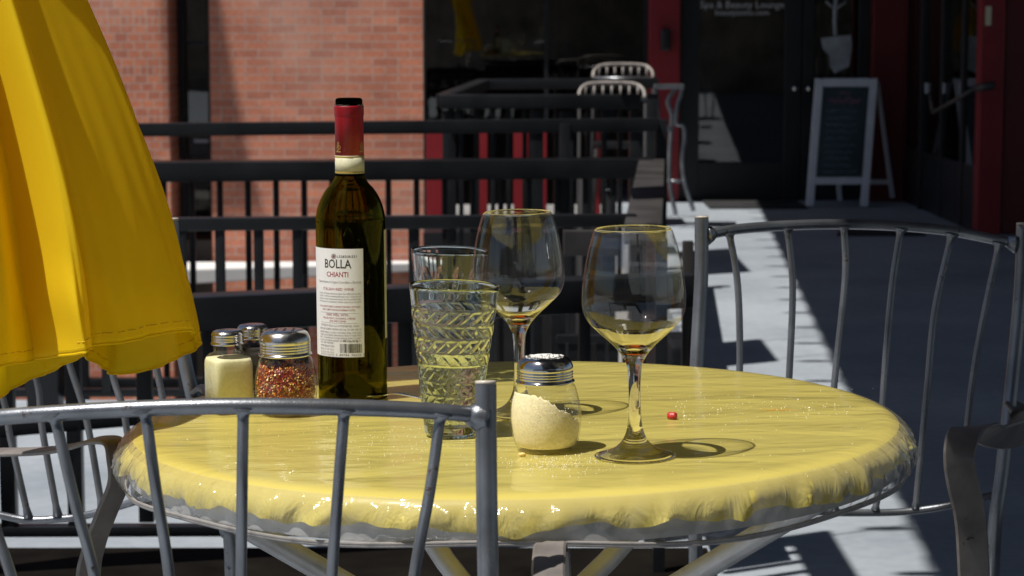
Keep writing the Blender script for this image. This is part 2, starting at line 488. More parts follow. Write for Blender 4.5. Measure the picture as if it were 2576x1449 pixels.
M['band'] = simple('grey_elastic', (0.33, 0.31, 0.30), 0.75, 0, 0.15, 60, 0.4, 800, 0.001)

# umbrella canvas
m, nt, b = mat('yellow_canvas'); M['canvas'] = m
tc = N(nt, 'ShaderNodeTexCoord'); mp = N(nt, 'ShaderNodeMapping'); nt.links.new(tc.outputs['UV'], mp.inputs['Vector']); mp.inputs['Scale'].default_value = (1, 1, 1)
wa = N(nt, 'ShaderNodeTexWave', wave_type='BANDS', bands_direction='X'); wa.inputs['Scale'].default_value = 130; nt.links.new(mp.outputs[0], wa.inputs['Vector'])
wb = N(nt, 'ShaderNodeTexWave', wave_type='BANDS', bands_direction='Y'); wb.inputs['Scale'].default_value = 130; nt.links.new(mp.outputs[0], wb.inputs['Vector'])
mm = N(nt, 'ShaderNodeMath', operation='MULTIPLY'); nt.links.new(wa.outputs['Fac'], mm.inputs[0]); nt.links.new(wb.outputs['Fac'], mm.inputs[1])
r = ramp(nt, mm.outputs[0], [(0.0, (0.90, 0.68, 0.010)), (0.8, (0.97, 0.765, 0.04))])
nt.links.new(r.outputs[0], b.inputs['Base Color']); b.inputs['Roughness'].default_value = 0.7; b.inputs['Specular IOR Level'].default_value = 0.25
bb = bump(nt, mm.outputs[0], 0.2, 0.0005); nt.links.new(bb.outputs[0], b.inputs['Normal'])
tr = N(nt, 'ShaderNodeBsdfTranslucent'); tr.inputs[0].default_value = rgb(1.0, 0.85, 0.015)
mx = N(nt, 'ShaderNodeMixShader'); mx.inputs[0].default_value = 0.56
nt.links.new(b.outputs[0], mx.inputs[1]); nt.links.new(tr.outputs[0], mx.inputs[2]); nt.links.new(mx.outputs[0], nt.nodes['Material Output'].inputs['Surface'])
M['thread'] = simple('stitch_thread', (0.74, 0.47, 0.012), 0.8, 0, 0.1, 50, 0)

M['glass'] = glassmat('clear_glass', (0.975, 0.97, 0.955), 1.5)
M['tumbler'] = glassmat('tumbler_glass', (0.94, 0.965, 0.965), 1.5)
M['thin'] = thinglass('thin_bowl_glass', (0.985, 0.98, 0.97), 1.8, 0.01, 0.0, (0.8, 0.8, 0.78), (6, 0.12, 0.002, (1, 1, 0.3)), None)
m = bpy.data.materials.new('inner_face_glass'); m.use_nodes = True; M['clear'] = m
m.node_tree.nodes.remove(m.node_tree.nodes['Principled BSDF']); t_ = m.node_tree.nodes.new('ShaderNodeBsdfTransparent'); t_.inputs[0].default_value = rgb(.985, .985, .98)
m.node_tree.links.new(t_.outputs[0], m.node_tree.nodes['Material Output'].inputs['Surface'])
M['water'] = glassmat('water', (0.98, 0.99, 0.975), 1.333)
M['wine'] = glassmat('red_wine_dregs', (0.80, 0.30, 0.08), 1.34)
M['jar'] = thinglass('jar_glass', (0.975, 0.975, 0.96), 1.5, 0.015, 0.02, (0.8, 0.8, 0.75), (25, 0.25, 0.001, (1, 1, 1)), 60)
M['bottle'] = glassmat('olive_bottle_glass', (0.56, 0.52, 0.09), 1.5, 0.0, (9, 0.08, 0.002))
M['necks'] = glassmat('dark_lip_glass', (0.10, 0.07, 0.02), 1.5)
M['pane'] = thinglass('window_pane', (0.35, 0.37, 0.36), 1.95, 0.015, 0.0, bmp=(0.8, 0.05, 0.01, (1, 1, 1)))
M['capsule'] = simple('red_foil', (0.25, 0.004, 0.012), 0.42, 0.0, 0.1, 40, 0.15, 300, 0.0004, spec=0.35)
M['paper'] = simple('label_paper', (0.74, 0.745, 0.77), 0.6, 0, 0.03, 60, 0.3, 900, 0.0002)
M['creamp'] = simple('cream_strip', (0.62, 0.60, 0.42), 0.5, 0, 0.12, 160, 0.2, 500, 0.0002)
M['gold'] = simple('gold_print', (0.62, 0.40, 0.10), 0.4, 0.4, 0.1, 200, 0)
M['goldpaper'] = simple('gold_border', (0.42, 0.31, 0.06), 0.5, 0.1, 0.1, 200, 0)
M['ink'] = simple('black_ink', (0.03, 0.03, 0.03), 0.6, 0, 0.1, 50, 0)
M['inkgrey'] = simple('grey_ink', (0.26, 0.25, 0.26), 0.6, 0, 0.1, 50, 0)
M['inkred'] = simple('red_ink', (0.30, 0.035, 0.05), 0.6, 0, 0.1, 50, 0)
M['cheese'] = simple('grated_cheese', (0.93, 0.80, 0.50), 0.9, 0, 0.14, 420, 0.7, 1100, 0.0012)
M['powder'] = simple('pale_powder', (0.72, 0.69, 0.42), 0.9, 0, 0.08, 300, 0.3, 900, 0.0006)
M['pepper'] = simple('black_pepper', (0.03, 0.025, 0.02), 0.9, 0, 0.8, 700, 0.8, 1200, 0.001)
M['flake0'] = simple('chili_red', (0.42, 0.045, 0.012), 0.45, 0, 0.3, 300, 0)
M['flake1'] = simple('chili_orange', (0.68, 0.20, 0.03), 0.45, 0, 0.3, 300, 0)
M['flake2'] = simple('chili_seed', (0.88, 0.60, 0.22), 0.4, 0, 0.2, 300, 0)
M['flake3'] = simple('chili_dark', (0.16, 0.015, 0.01), 0.5, 0, 0.3, 300, 0)
M['crumb'] = simple('crumb', (0.85, 0.80, 0.62), 0.8, 0, 0.15, 300, 0)
M['salt'] = simple('cheese_dust', (0.85, 0.84, 0.80), 0.8, 0, 0.1, 300, 0)
M['berry'] = simple('red_crumb', (0.42, 0.02, 0.015), 0.35, 0, 0.4, 400, 0.6, 600, 0.001)
M['sauce'] = simple('orange_smear', (0.80, 0.34, 0.03), 0.4, 0, 0.2, 200, 0)
M['chalkpink'] = simple('pink_chalk', (0.26, 0.10, 0.20), 0.9, 0, 0.3, 50, 0)
M['chalkblue'] = simple('pale_chalk', (0.10, 0.16, 0.20), 0.9, 0, 0.4, 20, 0)
M['letters'] = simple('white_vinyl_letters', (0.5, 0.5, 0.52), 0.6, 0, 0.1, 50, 0)
M['blue'] = simple('blue_panel', (0.04, 0.09, 0.16), 0.6, 0, 0.2, 3, 0)
M['curtain'] = simple('painted_reflection', (0.42, 0.50, 0.58), 0.8, 0, 0.3, 3, 0)  # sky and ground reflection put into a grey-blue colour
M['poster'] = simple('pale_poster', (0.30, 0.33, 0.36), 0.7, 0, 0.35, 9, 0)
M['leaf'] = simple('hedge_leaf', (0.06, 0.085, 0.02), 0.6, 0, 0.5, 2, 0)

def caster(*obs):
    for o in obs:
        try: o.cycles.is_caustics_caster = True
        except Exception: pass
def receiver(*obs):
    for o in obs:
        try: o.cycles.is_caustics_receiver = True
        except Exception: pass

# ================================================================== SETTING
LOW = -1.9
bm = bmesh.new()
vs = [bm.verts.new(p) for p in ((-150, -60, LOW), (150, -60, LOW), (150, 240, LOW), (-150, 240, LOW))]
bm.faces.new(vs)
tag(obj('ground', bm, M['lower'], smooth=False), kind='structure')

WELL_Y = 6.75
bm = bmesh.new()
box(bm, (-9, -6.9, -0.25), (9, WELL_Y, 0.0))
box(bm, (0.62, WELL_Y + 0.001, -0.25), (9, 15.6, 0.0))
tag(obj('patio', bm, M['concrete'], smooth=False), kind='structure')
bm = bmesh.new()
box(bm, (-3, 3.6, 0.004), (0.42, 4.78, 0.012))  # flat near-black strip laid on the patio
tag(obj('dark_floor_strip', bm, M['darkstrip'], smooth=False), kind='structure')

# ---- brick building
WY = 14.5
def wx(x, d=WY): return pt(x, 45, d).x
def wz(y, d=WY): return pt(CX, y, d).z
bld = empty('brick_building', (wx(790), WY, LOW))
tag(bld, 'red brick building wall with tall narrow window behind the railings', 'building')
top = 3.6
xe = wx(1064)
bm = bmesh.new()
x0, x1 = wx(526), xe
zc0, zc1 = wz(690), wz(655)
box(bm, (x0, WY, LOW), (x1, WY + 0.4, top))
# pieces of reveal above and below the window
obj('wall', bm, M['brick'], bld, smooth=False, world=True)
bm = bmesh.new()
box(bm, (-9, WY - 0.10, LOW), (wx(428), WY + 0.4, top))
obj('pier', bm, M['brick_pier'], bld, smooth=False, world=True)
bm = bmesh.new()
# ledge runs closer on the left
l0 = pt(330, 650, WY - 0.45); l1 = pt(1064, 652, WY - 0.06)
hexa(bm, [(l0.x, WY - 0.50, wz(700)), (x1, WY - 0.10, wz(678)), (x1, WY - 0.003, wz(678)), (l0.x, WY - 0.103, wz(700)),
          (l0.x, WY - 0.50, wz(660)), (x1, WY - 0.10, wz(656)), (x1, WY - 0.003, wz(655)), (l0.x, WY - 0.103, wz(655))], 0.01)
obj('ledge', bm, M['stone'], bld, smooth=False, world=True)
# window in the recess
wf = bmesh.new()
xa, xb = wx(430), wx(524)
box(wf, (xa, WY + 0.285, wz(600)), (xa + 0.045, WY + 0.325, top), 0.004)
box(wf, (xb - 0.05, WY + 0.30, wz(600)), (xb - 0.003, WY + 0.38, top), 0.004)
for yy in (105, 395, 470):
    box(wf, (xa + 0.046, WY + 0.30, wz(yy + 9)), (xb - 0.051, WY + 0.36, wz(yy)), 0.003)
win = obj('window', wf, M['frame'], bld, smooth=False, world=True)
bm = bmesh.new(); box(bm, (xa + 0.0462, WY + 0.326, wz(600)), (xb - 0.0512, WY + 0.331, top))
obj('pane', bm, M['pane'], win, smooth=False)
win.data.transform(Matrix.Identity(4))
bm = bmesh.new(); box(bm, (xa + 0.072, WY + 0.335, wz(312)), (xb - 0.052, WY + 0.345, wz(195)))
box(bm, (xa + 0.09, WY + 0.310, wz(366)), (xb - 0.055, WY + 0.322, wz(357)))
box(bm, (xa + 0.072, WY + 0.335, wz(600)), (xa + 0.12, WY + 0.345, wz(313)))
c_ = obj('curtain', bm, M['curtain'], bld, smooth=False, world=True)  # stands in for the window's reflection; includes a pale muntin
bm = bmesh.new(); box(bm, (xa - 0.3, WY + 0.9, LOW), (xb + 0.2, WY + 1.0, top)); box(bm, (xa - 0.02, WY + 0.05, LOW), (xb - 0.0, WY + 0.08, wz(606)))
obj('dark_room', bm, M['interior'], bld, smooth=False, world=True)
# fix pane parent transform (win carries the building's offset)
for o in bpy.data.objects:
    if o.name.startswith('pane') and o.parent == win:
        o.data.transform(Matrix.Translation(-Vector(bld.location)))

# ---- storefront
SY = 14.3
sf = empty('storefront', (wx(1650, SY), SY, 0))
tag(sf, 'dark glass storefront with red columns and black door frames', 'building')
def sx(x): return pt(x, 45, SY).x
def sz(y): return pt(CX, y, SY).z
SB = sz(575)
bm = bmesh.new()
box(bm, (sx(1064) + 0.004, SY + 0.05, 3.0), (7.0, SY + 0.5, 3.9))
obj('fascia', bm, M['frame'], sf, smooth=False, world=True)
bm = bmesh.new()
box(bm, (sx(985), SY - 0.95, 3.25), (7.0, SY + 0.04, 3.42))
obj('overhang', bm, M['canopy'], sf, smooth=False, world=True)
def col(a, b, y1=None, m_='red', front=0.0, dp=0.3):
    bm = bmesh.new()
    box(bm, (sx(a), SY - front, -0.24 if y1 is None else sz(y1)), (sx(b), SY + dp, 3.0), 0.006)
    return obj('column', bm, M[m_], sf, smooth=False, world=True)
col(1631, 1708, front=0.12)
bm = bmesh.new(); box(bm, (sx(1658), SY - 0.20, sz(127)), (sx(1682), SY - 0.121, sz(72)), 0.015)
obj('wall_lamp', bm, M['frame'], sf, smooth=False, world=True)
# window band left: frame + pane
bm = bmesh.new()
box(bm, (sx(1064) + 0.004, SY + 0.02, SB), (sx(1070), SY + 0.12, 3.0))
box(bm, (sx(1622), SY + 0.02, SB), (sx(1631) - 0.002, SY + 0.12, 3.0))
box(bm, (sx(1070) + 0.001, SY + 0.02, sz(326)), (sx(1622) - 0.001, SY + 0.12, sz(306)))
box(bm, (sx(1370), SY + 0.02, sz(306) + 0.001), (sx(1380), SY + 0.12, 3.0))
w1 = obj('window', bm, M['frame'], sf, smooth=False, world=True)
bm = bmesh.new(); box(bm, (sx(1070), SY + 0.06, sz(305)), (sx(1622), SY + 0.07, 3.0))
p_ = obj('pane', bm, M['pane'], w1, smooth=False); p_.data.transform(Matrix.Translation(-Vector(sf.location)))
# red lower panels
for a, b in ((1071, 1124), (1205, 1226), (1292, 1330), (1352, 1376), (1412, 1438), (1500, 1512), (1585, 1600)):
    bm = bmesh.new(); box(bm, (sx(a), SY - 0.02, SB), (sx(b), SY + 0.10, sz(328)), 0.004)
    obj('red_mullion', bm, M['red'], sf, smooth=False, world=True)
bm = bmesh.new(); box(bm, (sx(1064) + 0.004, SY - 0.25, LOW), (0.619, SY + 0.3, SB - 0.001))
obj('base_ledge', bm, M['frame'], sf, smooth=False, world=True)
# interior
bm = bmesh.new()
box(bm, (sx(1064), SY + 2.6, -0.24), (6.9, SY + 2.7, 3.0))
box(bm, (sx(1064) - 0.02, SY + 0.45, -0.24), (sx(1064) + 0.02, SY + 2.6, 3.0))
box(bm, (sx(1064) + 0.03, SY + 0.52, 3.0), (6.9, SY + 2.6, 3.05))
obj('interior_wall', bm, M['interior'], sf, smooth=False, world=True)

# doors
def door(a, b, ya, turn=0.0):
    bm = bmesh.new()
    z0 = 0.004; zt = 2.2
    st = 0.0
    gl, gr = a[1], b[0]
    box(bm, (sx(a[0]), SY - 0.02, z0), (sx(gl), SY + 0.04, zt), 0.004)
    box(bm, (sx(gr), SY - 0.02, z0), (sx(b[1]), SY + 0.04, zt), 0.004)
    box(bm, (sx(gl) + 0.001, SY - 0.018, z0), (sx(gr) - 0.001, SY + 0.038, sz(ya)), 0.004)
    box(bm, (sx(gl) + 0.001, SY - 0.018, zt - 0.1), (sx(gr) - 0.001, SY + 0.038, zt - 0.001), 0.004)
    d = obj('door', bm, M['frame'], sf, smooth=False, world=True)
    bm = bmesh.new(); box(bm, (sx(gl), SY + 0.005, sz(ya)), (sx(gr), SY + 0.013, zt - 0.1))
    xm = (sx(gl) + sx(gr)) / 2
    for v in bm.verts: v.co.y -= (v.co.x - xm) * turn
    p = obj('pane', bm, M['pane'], d, smooth=False); p.data.transform(Matrix.Translation(-Vector(sf.location)))
    return d
d1 = door((1709, 1760), (1975, 2018), 408, 0.072)
d2 = door((2021, 2048), (2160, 2189), 408)
for (dx_, dd) in ((2001, d1), (2036, d2)):
    bm = bmesh.new(); c = pt(dx_, 223, SY - 0.06)
    bmesh.ops.create_uvsphere(bm, u_segments=16, v_segments=10, radius=0.022, matrix=Matrix.Translation(c))
    tube(bm, [c, c + Vector((0, 0.035, 0))], 0.009, 10)
    h = obj('handle', bm, M['chrome'], dd); h.data.transform(Matrix.Translation(-Vector(sf.location)))
bm = bmesh.new(); box(bm, (sx(1709), SY + 0.0, 2.201), (sx(2189), SY + 0.1, 2.999)); obj('transom', bm, M['frame'], sf, smooth=False, world=True)
col(2190, 2271, m_='reddark', front=0.12)  # shade on this column put into the darker red
bm = bmesh.new(); box(bm, (sx(2271) + 0.001, SY - 0.115, 0), (sx(2275), SY + 0.2, 3.0)); obj('lit_column_edge', bm, M['red'], sf, smooth=False, world=True)  # lit edge of the column put in as a brighter strip

# things seen in the door glass
def text_mesh(txt, size, align='CENTER', space=1.0, xs=1.0, off=0.0):
    cu = bpy.data.curves.new('t', 'FONT'); cu.body = txt; cu.size = size; cu.align_x = align; cu.space_character = space
    cu.resolution_u = 2; cu.offset = off
    o = bpy.data.objects.new('t', cu); COL.objects.link(o)
    dg = bpy.context.evaluated_depsgraph_get(); dg.update()
    me = bpy.data.meshes.new_from_object(o.evaluated_get(dg))
    bpy.data.objects.remove(o); bpy.data.curves.remove(cu)
    bm = bmesh.new(); bm.from_mesh(me); bpy.data.meshes.remove(me)
    for v in bm.verts: v.co.x *= xs
    return bm
def join_bm(dst, src, fn, mi=0):
    mp = {}
    for v in src.verts: mp[v] = dst.verts.new(fn(v.co))
    for f in src.faces:
        try:
            nf = dst.faces.new([mp[v] for v in f.verts]); nf.material_index = mi
        except ValueError: pass
    src.free()
for txt, yy, sz_ in (('Spa & Beauty Lounge', 20, 0.062), ('beautyzotto.com', 38, 0.050)):
    bm = bmesh.new(); c = pt(1867, yy, SY - 0.022)
    t = text_mesh(txt, sz_); join_bm(bm, t, lambda co: Vector((c.x + co.x, c.y, c.z + co.y)))
    o = obj('door_lettering', bm, M['letters'], d1, smooth=False, recalc=False)
    o.data.transform(Matrix.Translation(-Vector(sf.location)))
# poster bag hanging in the second door and a lamp
bm = bmesh.new()
q = [pt(*p, SY - 0.006) for p in ((2065, 96), (2140, 88), (2142, 120), (2135, 168), (2100, 184), (2088, 168), (2086, 140), (2070, 122))]
vs = [bm.verts.new(p) for p in q]; vs2 = [bm.verts.new(p + Vector((0, -0.012, 0))) for p in q]
bm.faces.new(vs); bm.faces.new(vs2[::-1])
for i in range(len(q)): bm.faces.new((vs[i], vs2[i], vs2[(i + 1) % len(q)], vs[(i + 1) % len(q)]))
o = obj('paper_sign', bm, M['poster'], smooth=False)
tag(o, 'pale paper cut-out sign hanging on the black glass door behind the chalkboard', 'sign')
bm = bmesh.new(); tube(bm, [pt(2102, 90, SY - 0.012), pt(2100, 55, SY - 0.012), pt(2101, 20, SY - 0.012), pt(2104, -12, SY - 0.012)], 0.012, 10)
tube(bm, [pt(2078, 4, SY - 0.03), pt(2101, 24, SY - 0.012)], 0.006, 8); tube(bm, [pt(2128, 4, SY - 0.03), pt(2101, 24, SY - 0.012)], 0.006, 8)
o = obj('sign_hanger', bm, M['poster']); tag(o, 'thin pale hanging rod above the paper sign on the door', 'hanger')

# right hand return wall of the storefront coming toward the camera
rs = empty('side_wall', pt(2470, 590, 12.0))
rs.location.z = 0
tag(rs, 'shaded side wall with dark windows and a bright red column at the right edge', 'building')
def vcol(xa, xb, d, dp, m_, name='column', z1=3.0):
    bm = bmesh.new(); a = pt(xa, 45, d).x; b_ = pt(xb, 45, d).x
    box(bm, (a, d, 0.0), (b_, d + dp, z1), 0.006)
    return obj(name, bm, M[m_], rs, smooth=False, world=True)
vcol(2470, 2530, 12.0, 0.12, 'red')
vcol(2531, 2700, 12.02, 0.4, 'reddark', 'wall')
def vpanel(xa, da, xb, db, z0, z1, m_, name, t=0.06):
    bm = bmesh.new(); a = pt(xa, 45, da); b_ = pt(xb, 45, db)
    hexa(bm, [(a.x, a.y, z0), (b_.x, b_.y, z0), (b_.x + t, b_.y, z0), (a.x + t, a.y, z0), (a.x, a.y, z1), (b_.x, b_.y, z1), (b_.x + t, b_.y, z1), (a.x + t, a.y, z1)])
    return obj(name, bm, M[m_], rs, smooth=False, world=True)
vpanel(2280, 14.25, 2468, 12.1, 0, 0.35, 'frame', 'kick_panel')
vpanel(2283, 14.25, 2470, 12.1, 0.351, 3.0, 'pane', 'window', 0.01)
for t in (0.0, 0.28, 0.56, 0.84):
    xa = 2276 + (2466 - 2276) * t; da = 14.2 + (12.15 - 14.2) * t
    bm = bmesh.new(); p = pt(xa, 45, da)
    box(bm, (p.x - 0.02, p.y, 0), (p.x + 0.045, p.y + 0.08, 3.0), 0.004); obj('mullion', bm, M['frame'], rs, smooth=False, world=True)
for xa, dd in ((2340, 13.6), (2385, 13.1), (2428, 12.6)):
    bm = bmesh.new(); p = pt(xa, 222, dd - 0.05)
    box(bm, (p.x - 0.03, p.y, p.z - 0.03), (p.x + 0.03, p.y + 0.006, p.z + 0.03)); obj('sticker', bm, M['white'], rs, smooth=False, world=True)
bm = bmesh.new()
a = pt(2500, 214, 11.8); b_ = pt(2455, 222, 11.85); c = pt(2348, 283, 12.3)
tube(bm, [a, b_], 0.022, 12); tube(bm, [b_, c], 0.012, 10); tube(bm, [c, pt(2340, 235, 12.35)], 0.012, 10)
o = obj('door_closer', bm, M['charcoal'], rs, world=True)
bm = bmesh.new(); p = pt(2487, 40, 11.99); box(bm, (p.x - .015, p.y, p.z - .05), (p.x + .015, p.y + .008, p.z + .05), .003)
obj('plate', bm, M['creamp'], rs, smooth=False, world=True)
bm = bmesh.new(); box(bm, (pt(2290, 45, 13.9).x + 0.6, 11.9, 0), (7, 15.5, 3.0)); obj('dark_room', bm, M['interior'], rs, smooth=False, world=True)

# door mat
bm = bmesh.new()
p0 = ong(1770, 512); box(bm, (p0.x, 13.62, 0.002), (ong(2010, 512).x, 14.15, 0.014), 0.003)
tag(obj('door_mat', bm, M['mat'], smooth=False), 'flat black rubber mat in front of the glass door', 'mat')
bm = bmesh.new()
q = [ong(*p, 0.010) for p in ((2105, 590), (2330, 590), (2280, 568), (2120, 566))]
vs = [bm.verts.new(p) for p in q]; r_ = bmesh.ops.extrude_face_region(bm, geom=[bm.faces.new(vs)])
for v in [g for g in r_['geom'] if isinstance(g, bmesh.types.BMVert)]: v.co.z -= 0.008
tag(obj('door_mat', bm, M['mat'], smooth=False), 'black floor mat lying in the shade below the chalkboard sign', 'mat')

# canopy over the right side of the patio (casts the big shade)
H = 3.43
k = H / -LD.z
g1 = ong(1915, 522); g2 = ong(2360, 1449)
dirn = (g1 - g2).normalized()
A = g2 - dirn * 11.5 - LD * k; B = g1 + dirn * 0.6 - LD * k
cn = empty('patio_canopy', ((A.x + B.x) / 2 + 2, 8, 0)); tag(cn, 'flat dark canopy over the right side of the patio', 'canopy')
bm = bmesh.new()
hexa(bm, [(A.x, A.y, H), (7, A.y, H), (7, 13.7, H), (B.x, 13.7, H), (A.x, A.y, H + .12), (7, A.y, H + .12), (7, 13.7, H + .12), (B.x, 13.7, H + .12)])
obj('roof', bm, M['canopy'], cn, smooth=False, world=True)
for y_ in (3.0, 11.0):
    bm = bmesh.new(); box(bm, (6.0, y_, 0), (6.15, y_ + .15, H - 0.001)); obj('post', bm, M['canopy'], cn, smooth=False, world=True)
# unseen beads added along the canopy edge to tick the shade's edge
ga = empty('shade_tick_string', A); tag(ga, 'unseen string of flattened beads added to tick the edge of the shade', 'shadow caster')
L_ = (B - A).length; n_ = int(L_ / 0.42)
bm = bmesh.new()
ed = Vector((B.x - A.x, B.y - A.y, 0)).normalized()
pts_ = []
for i in range(n_ * 4 + 1):
    s = i / 4 * 0.42; p = A + ed * s + Vector((0.01, 0, -0.015 - 0.05 * abs(math.sin(i * math.pi / 4 / 1.0)))); pts_.append(p)
tube(bm, pts_, 0.003, 5)
obj('cable', bm, M['canopy'], ga, world=True)
for i in range(n_):
    bm = bmesh.new(); p = A + ed * (i * 0.42 + 0.2) + Vector((-0.01 + random.uniform(-.03, .02), 0, -0.09))
    if p.y < 3.6: continue
    bmesh.ops.create_uvsphere(bm, u_segments=10, v_segments=7, radius=0.03, matrix=Matrix.Translation(p) @ Matrix.Diagonal((2.0, 0.7, 1.0, 1)))
    obj('shade_bead', bm, M['canopy'], ga, world=True)

# banner added out of view to throw slanted shade on the brick wall
def back(p, t): return p - LD * (t / LD.y)
bn = bmesh.new()
q = [Vector((wx(a), WY, wz(b))) for a, b in ((470, -250), (500, -250), (556, 0), (622, 400), (668, 560), (500, 560))]
q = [back(p, 1.3) for p in q]
vs = [bn.verts.new(p) for p in q]; vs2 = [bn.verts.new(p + Vector((0, 0.01, 0))) for p in q]
bn.faces.new(vs); bn.faces.new(vs2[::-1])
for i in range(len(q)): bn.faces.new((vs[i], vs2[i], vs2[(i + 1) % len(q)], vs[(i + 1) % len(q)]))
tag(obj('shade_blocker', bn, M['canopy'], smooth=False), 'dark banner added out of view to shade the brick wall', 'blocker')

# behind the camera: plank fence, hedge and building, seen only in reflections
bm = bmesh.new()
x = -9.0
while x < 9:
    wd = random.uniform(0.11, 0.15); box(bm, (x, -6.6 + random.uniform(0, .01), 0), (x + wd, -6.57, random.uniform(1.9, 2.0))); x += wd + 0.012
tag(obj('plank_fence', bm, M['wood'], smooth=False), 'weathered wooden plank fence behind the viewer', 'fence')
bm = bmesh.new(); box(bm, (-14, -16, LOW), (3, -12, 5.0))
tag(obj('opposite_building', bm, M['opposite'], smooth=False), 'plain dark stucco building across the yard behind the viewer', 'building')
bm = bmesh.new()
for i in range(3500):
    c = Vector((random.uniform(-12, 12), random.gauss(-8.6, 0.6), random.uniform(1.0, 3.4) + 0.7 * math.sin(i * 0.01)))
    n = Vector((random.gauss(0, 1), random.gauss(0, 1), random.gauss(0, 1))).normalized(); u = n.orthogonal().normalized() * 0.13; v = n.cross(u)
    vs = [bm.verts.new(c + a) for a in (u, v, -u, -v)]; bm.faces.new(vs)
tag(obj('hedge', bm, M['leaf'], smooth=False, recalc=False), 'leafy hedge above the plank fence behind the viewer', 'hedge')

# ================================================================== RAILINGS
def fence(name, label, rails, bals, post=None, m_='black', extra=None, group='black metal railings around the patio'):
    mid = Vector(rails[0][0]).lerp(Vector(rails[0][1]), 0.5)
    t = empty(name, (mid.x, mid.y, 0)); tag(t, label, 'railing', group)
    for (a, b_, wd, hg, mm) in rails:
        bm = bmesh.new(); bar(bm, a, b_, wd, hg, 0.004); obj('rail', bm, M[mm], t, smooth='auto', world=True)
    for (p, z0, z1, s) in bals:
        bm = bmesh.new(); box(bm, (p.x - s / 2, p.y - s / 2, z0), (p.x + s / 2, p.y + s / 2, z1), 0.002); obj('baluster', bm, M[m_], t, smooth='auto', world=True)
    for (p, z0, z1, s, mm) in (post or []):
        bm = bmesh.new(); box(bm, (p.x - s / 2, p.y - s / 2, z0), (p.x + s / 2, p.y + s / 2, z1), 0.004); obj('post', bm, M[mm], t, smooth='auto', world=True)
    return t

# near railing: rails D (top), E (middle), bottom
Da, Db = pt(-80, 768, 4.55), pt(1742, 686, 4.95)
def ly(x, a=Da, b_=Db):   # depth of the near railing under picture column x
    return 4.55 + (x + 80) / 1822 * 0.40
bals = []
for x in (17, 186, 365, 531, 699, 863, 1020, 1176, 1320, 1470, 1600):
    p = pt(x, 1000, ly(x)); bals.append((p, 0.10, pt(x, 700 + (1742 - x) * .045, ly(x)).z - 0.06, 0.031 if x < 1250 else 0.025))
e0, e1 = pt(-80, 1052, 4.55), pt(780, 982, 4.80)
fence('metal_railing', 'black railing with thick top rail nearest behind the table',
      [(Da, Db, 0.085, 0.073, 'black'), (pt(-80, 1050, 4.54), pt(1000, 962, 4.86), 0.050, 0.043, 'black'), (pt(-80, 1321, 4.55), pt(1742, 1318, 4.95), 0.04, 0.022, 'black')],
      bals, [(pt(1728, 900, 4.97), 0.0, pt(1728, 606, 4.97).z, 0.024, 'charcoal'), (pt(-60, 900, 4.56), 0.0, 0.5, 0.05, 'black')])
# middle railing C
Ca, Cb = pt(300, 549, 6.45), pt(1600, 538, 6.6)
bals = []
x = 70
while x < 1580:
    dd = 6.45 + (x - 300) / 1300 * .15
    bals.append((pt(x, 700, dd), pt(x, 985, dd).z, pt(x, 572, dd).z, 0.027)); x += 97
fence('metal_railing', 'black railing with slim square bars just behind the nearest railing',
      [(pt(-80, 552, 6.42), Cb, 0.05, 0.037, 'black'), (pt(-80, 978, 6.42), pt(1600, 975, 6.6), 0.04, 0.022, 'black')], bals,
      [(pt(110, 800, 6.40), 0.0, pt(110, 560, 6.4).z, 0.09, 'black'), (pt(1604, 800, 6.56), 0.0, pt(1604, 560, 6.56).z, 0.05, 'black')])
# far railing A/B
bals = []
x = 341 - 70 * 5
while x < 1600:
    bals.append((pt(x, 600, 9.4), pt(x, 960, 9.4).z, pt(x, 450, 9.4).z, 0.024)); x += 70.5
fence('metal_railing', 'farthest long black railing with a double top rail in front of the brick wall',
      [(pt(-80, 314, 9.3), pt(1655, 297, 9.45), 0.05, 0.055, 'black'), (pt(-80, 409, 9.3), pt(1640, 397, 9.45), 0.14, 0.082, 'black'), (pt(-80, 950, 9.3), pt(1640, 950, 9.45), 0.05, 0.04, 'black')],
      bals, [(pt(1420, 500, 9.42), LOW, pt(1420, 310, 9.42).z, 0.045, 'black'), (pt(200, 500, 9.32), LOW, pt(200, 330, 9.32).z, 0.045, 'black'), (pt(1662, 500, 9.5), LOW, pt(1655, 300, 9.5).z, 0.05, 'black')])
# railing running away from the viewer with the broad brownish top
a = pt(1618, 562, 6.35); b_ = pt(1640, 398, 9.5)
bals = []
for i in range(1, 16):
    p = a.lerp(b_, i / 16); bals.append((p, 0.0, p.z - 0.05, 0.022))
fence('metal_railing', 'short railing with a broad brown top running back toward the storefront',
      [(a, b_, 0.107, 0.06, 'charcoal'), (a - Vector((0, 0, 0.50)), b_ - Vector((0, 0, 0.50)), 0.03, 0.03, 'black')], bals,
      [(pt(1640, 800, 6.32), 0.0, a.z - 0.061, 0.05, 'black')])
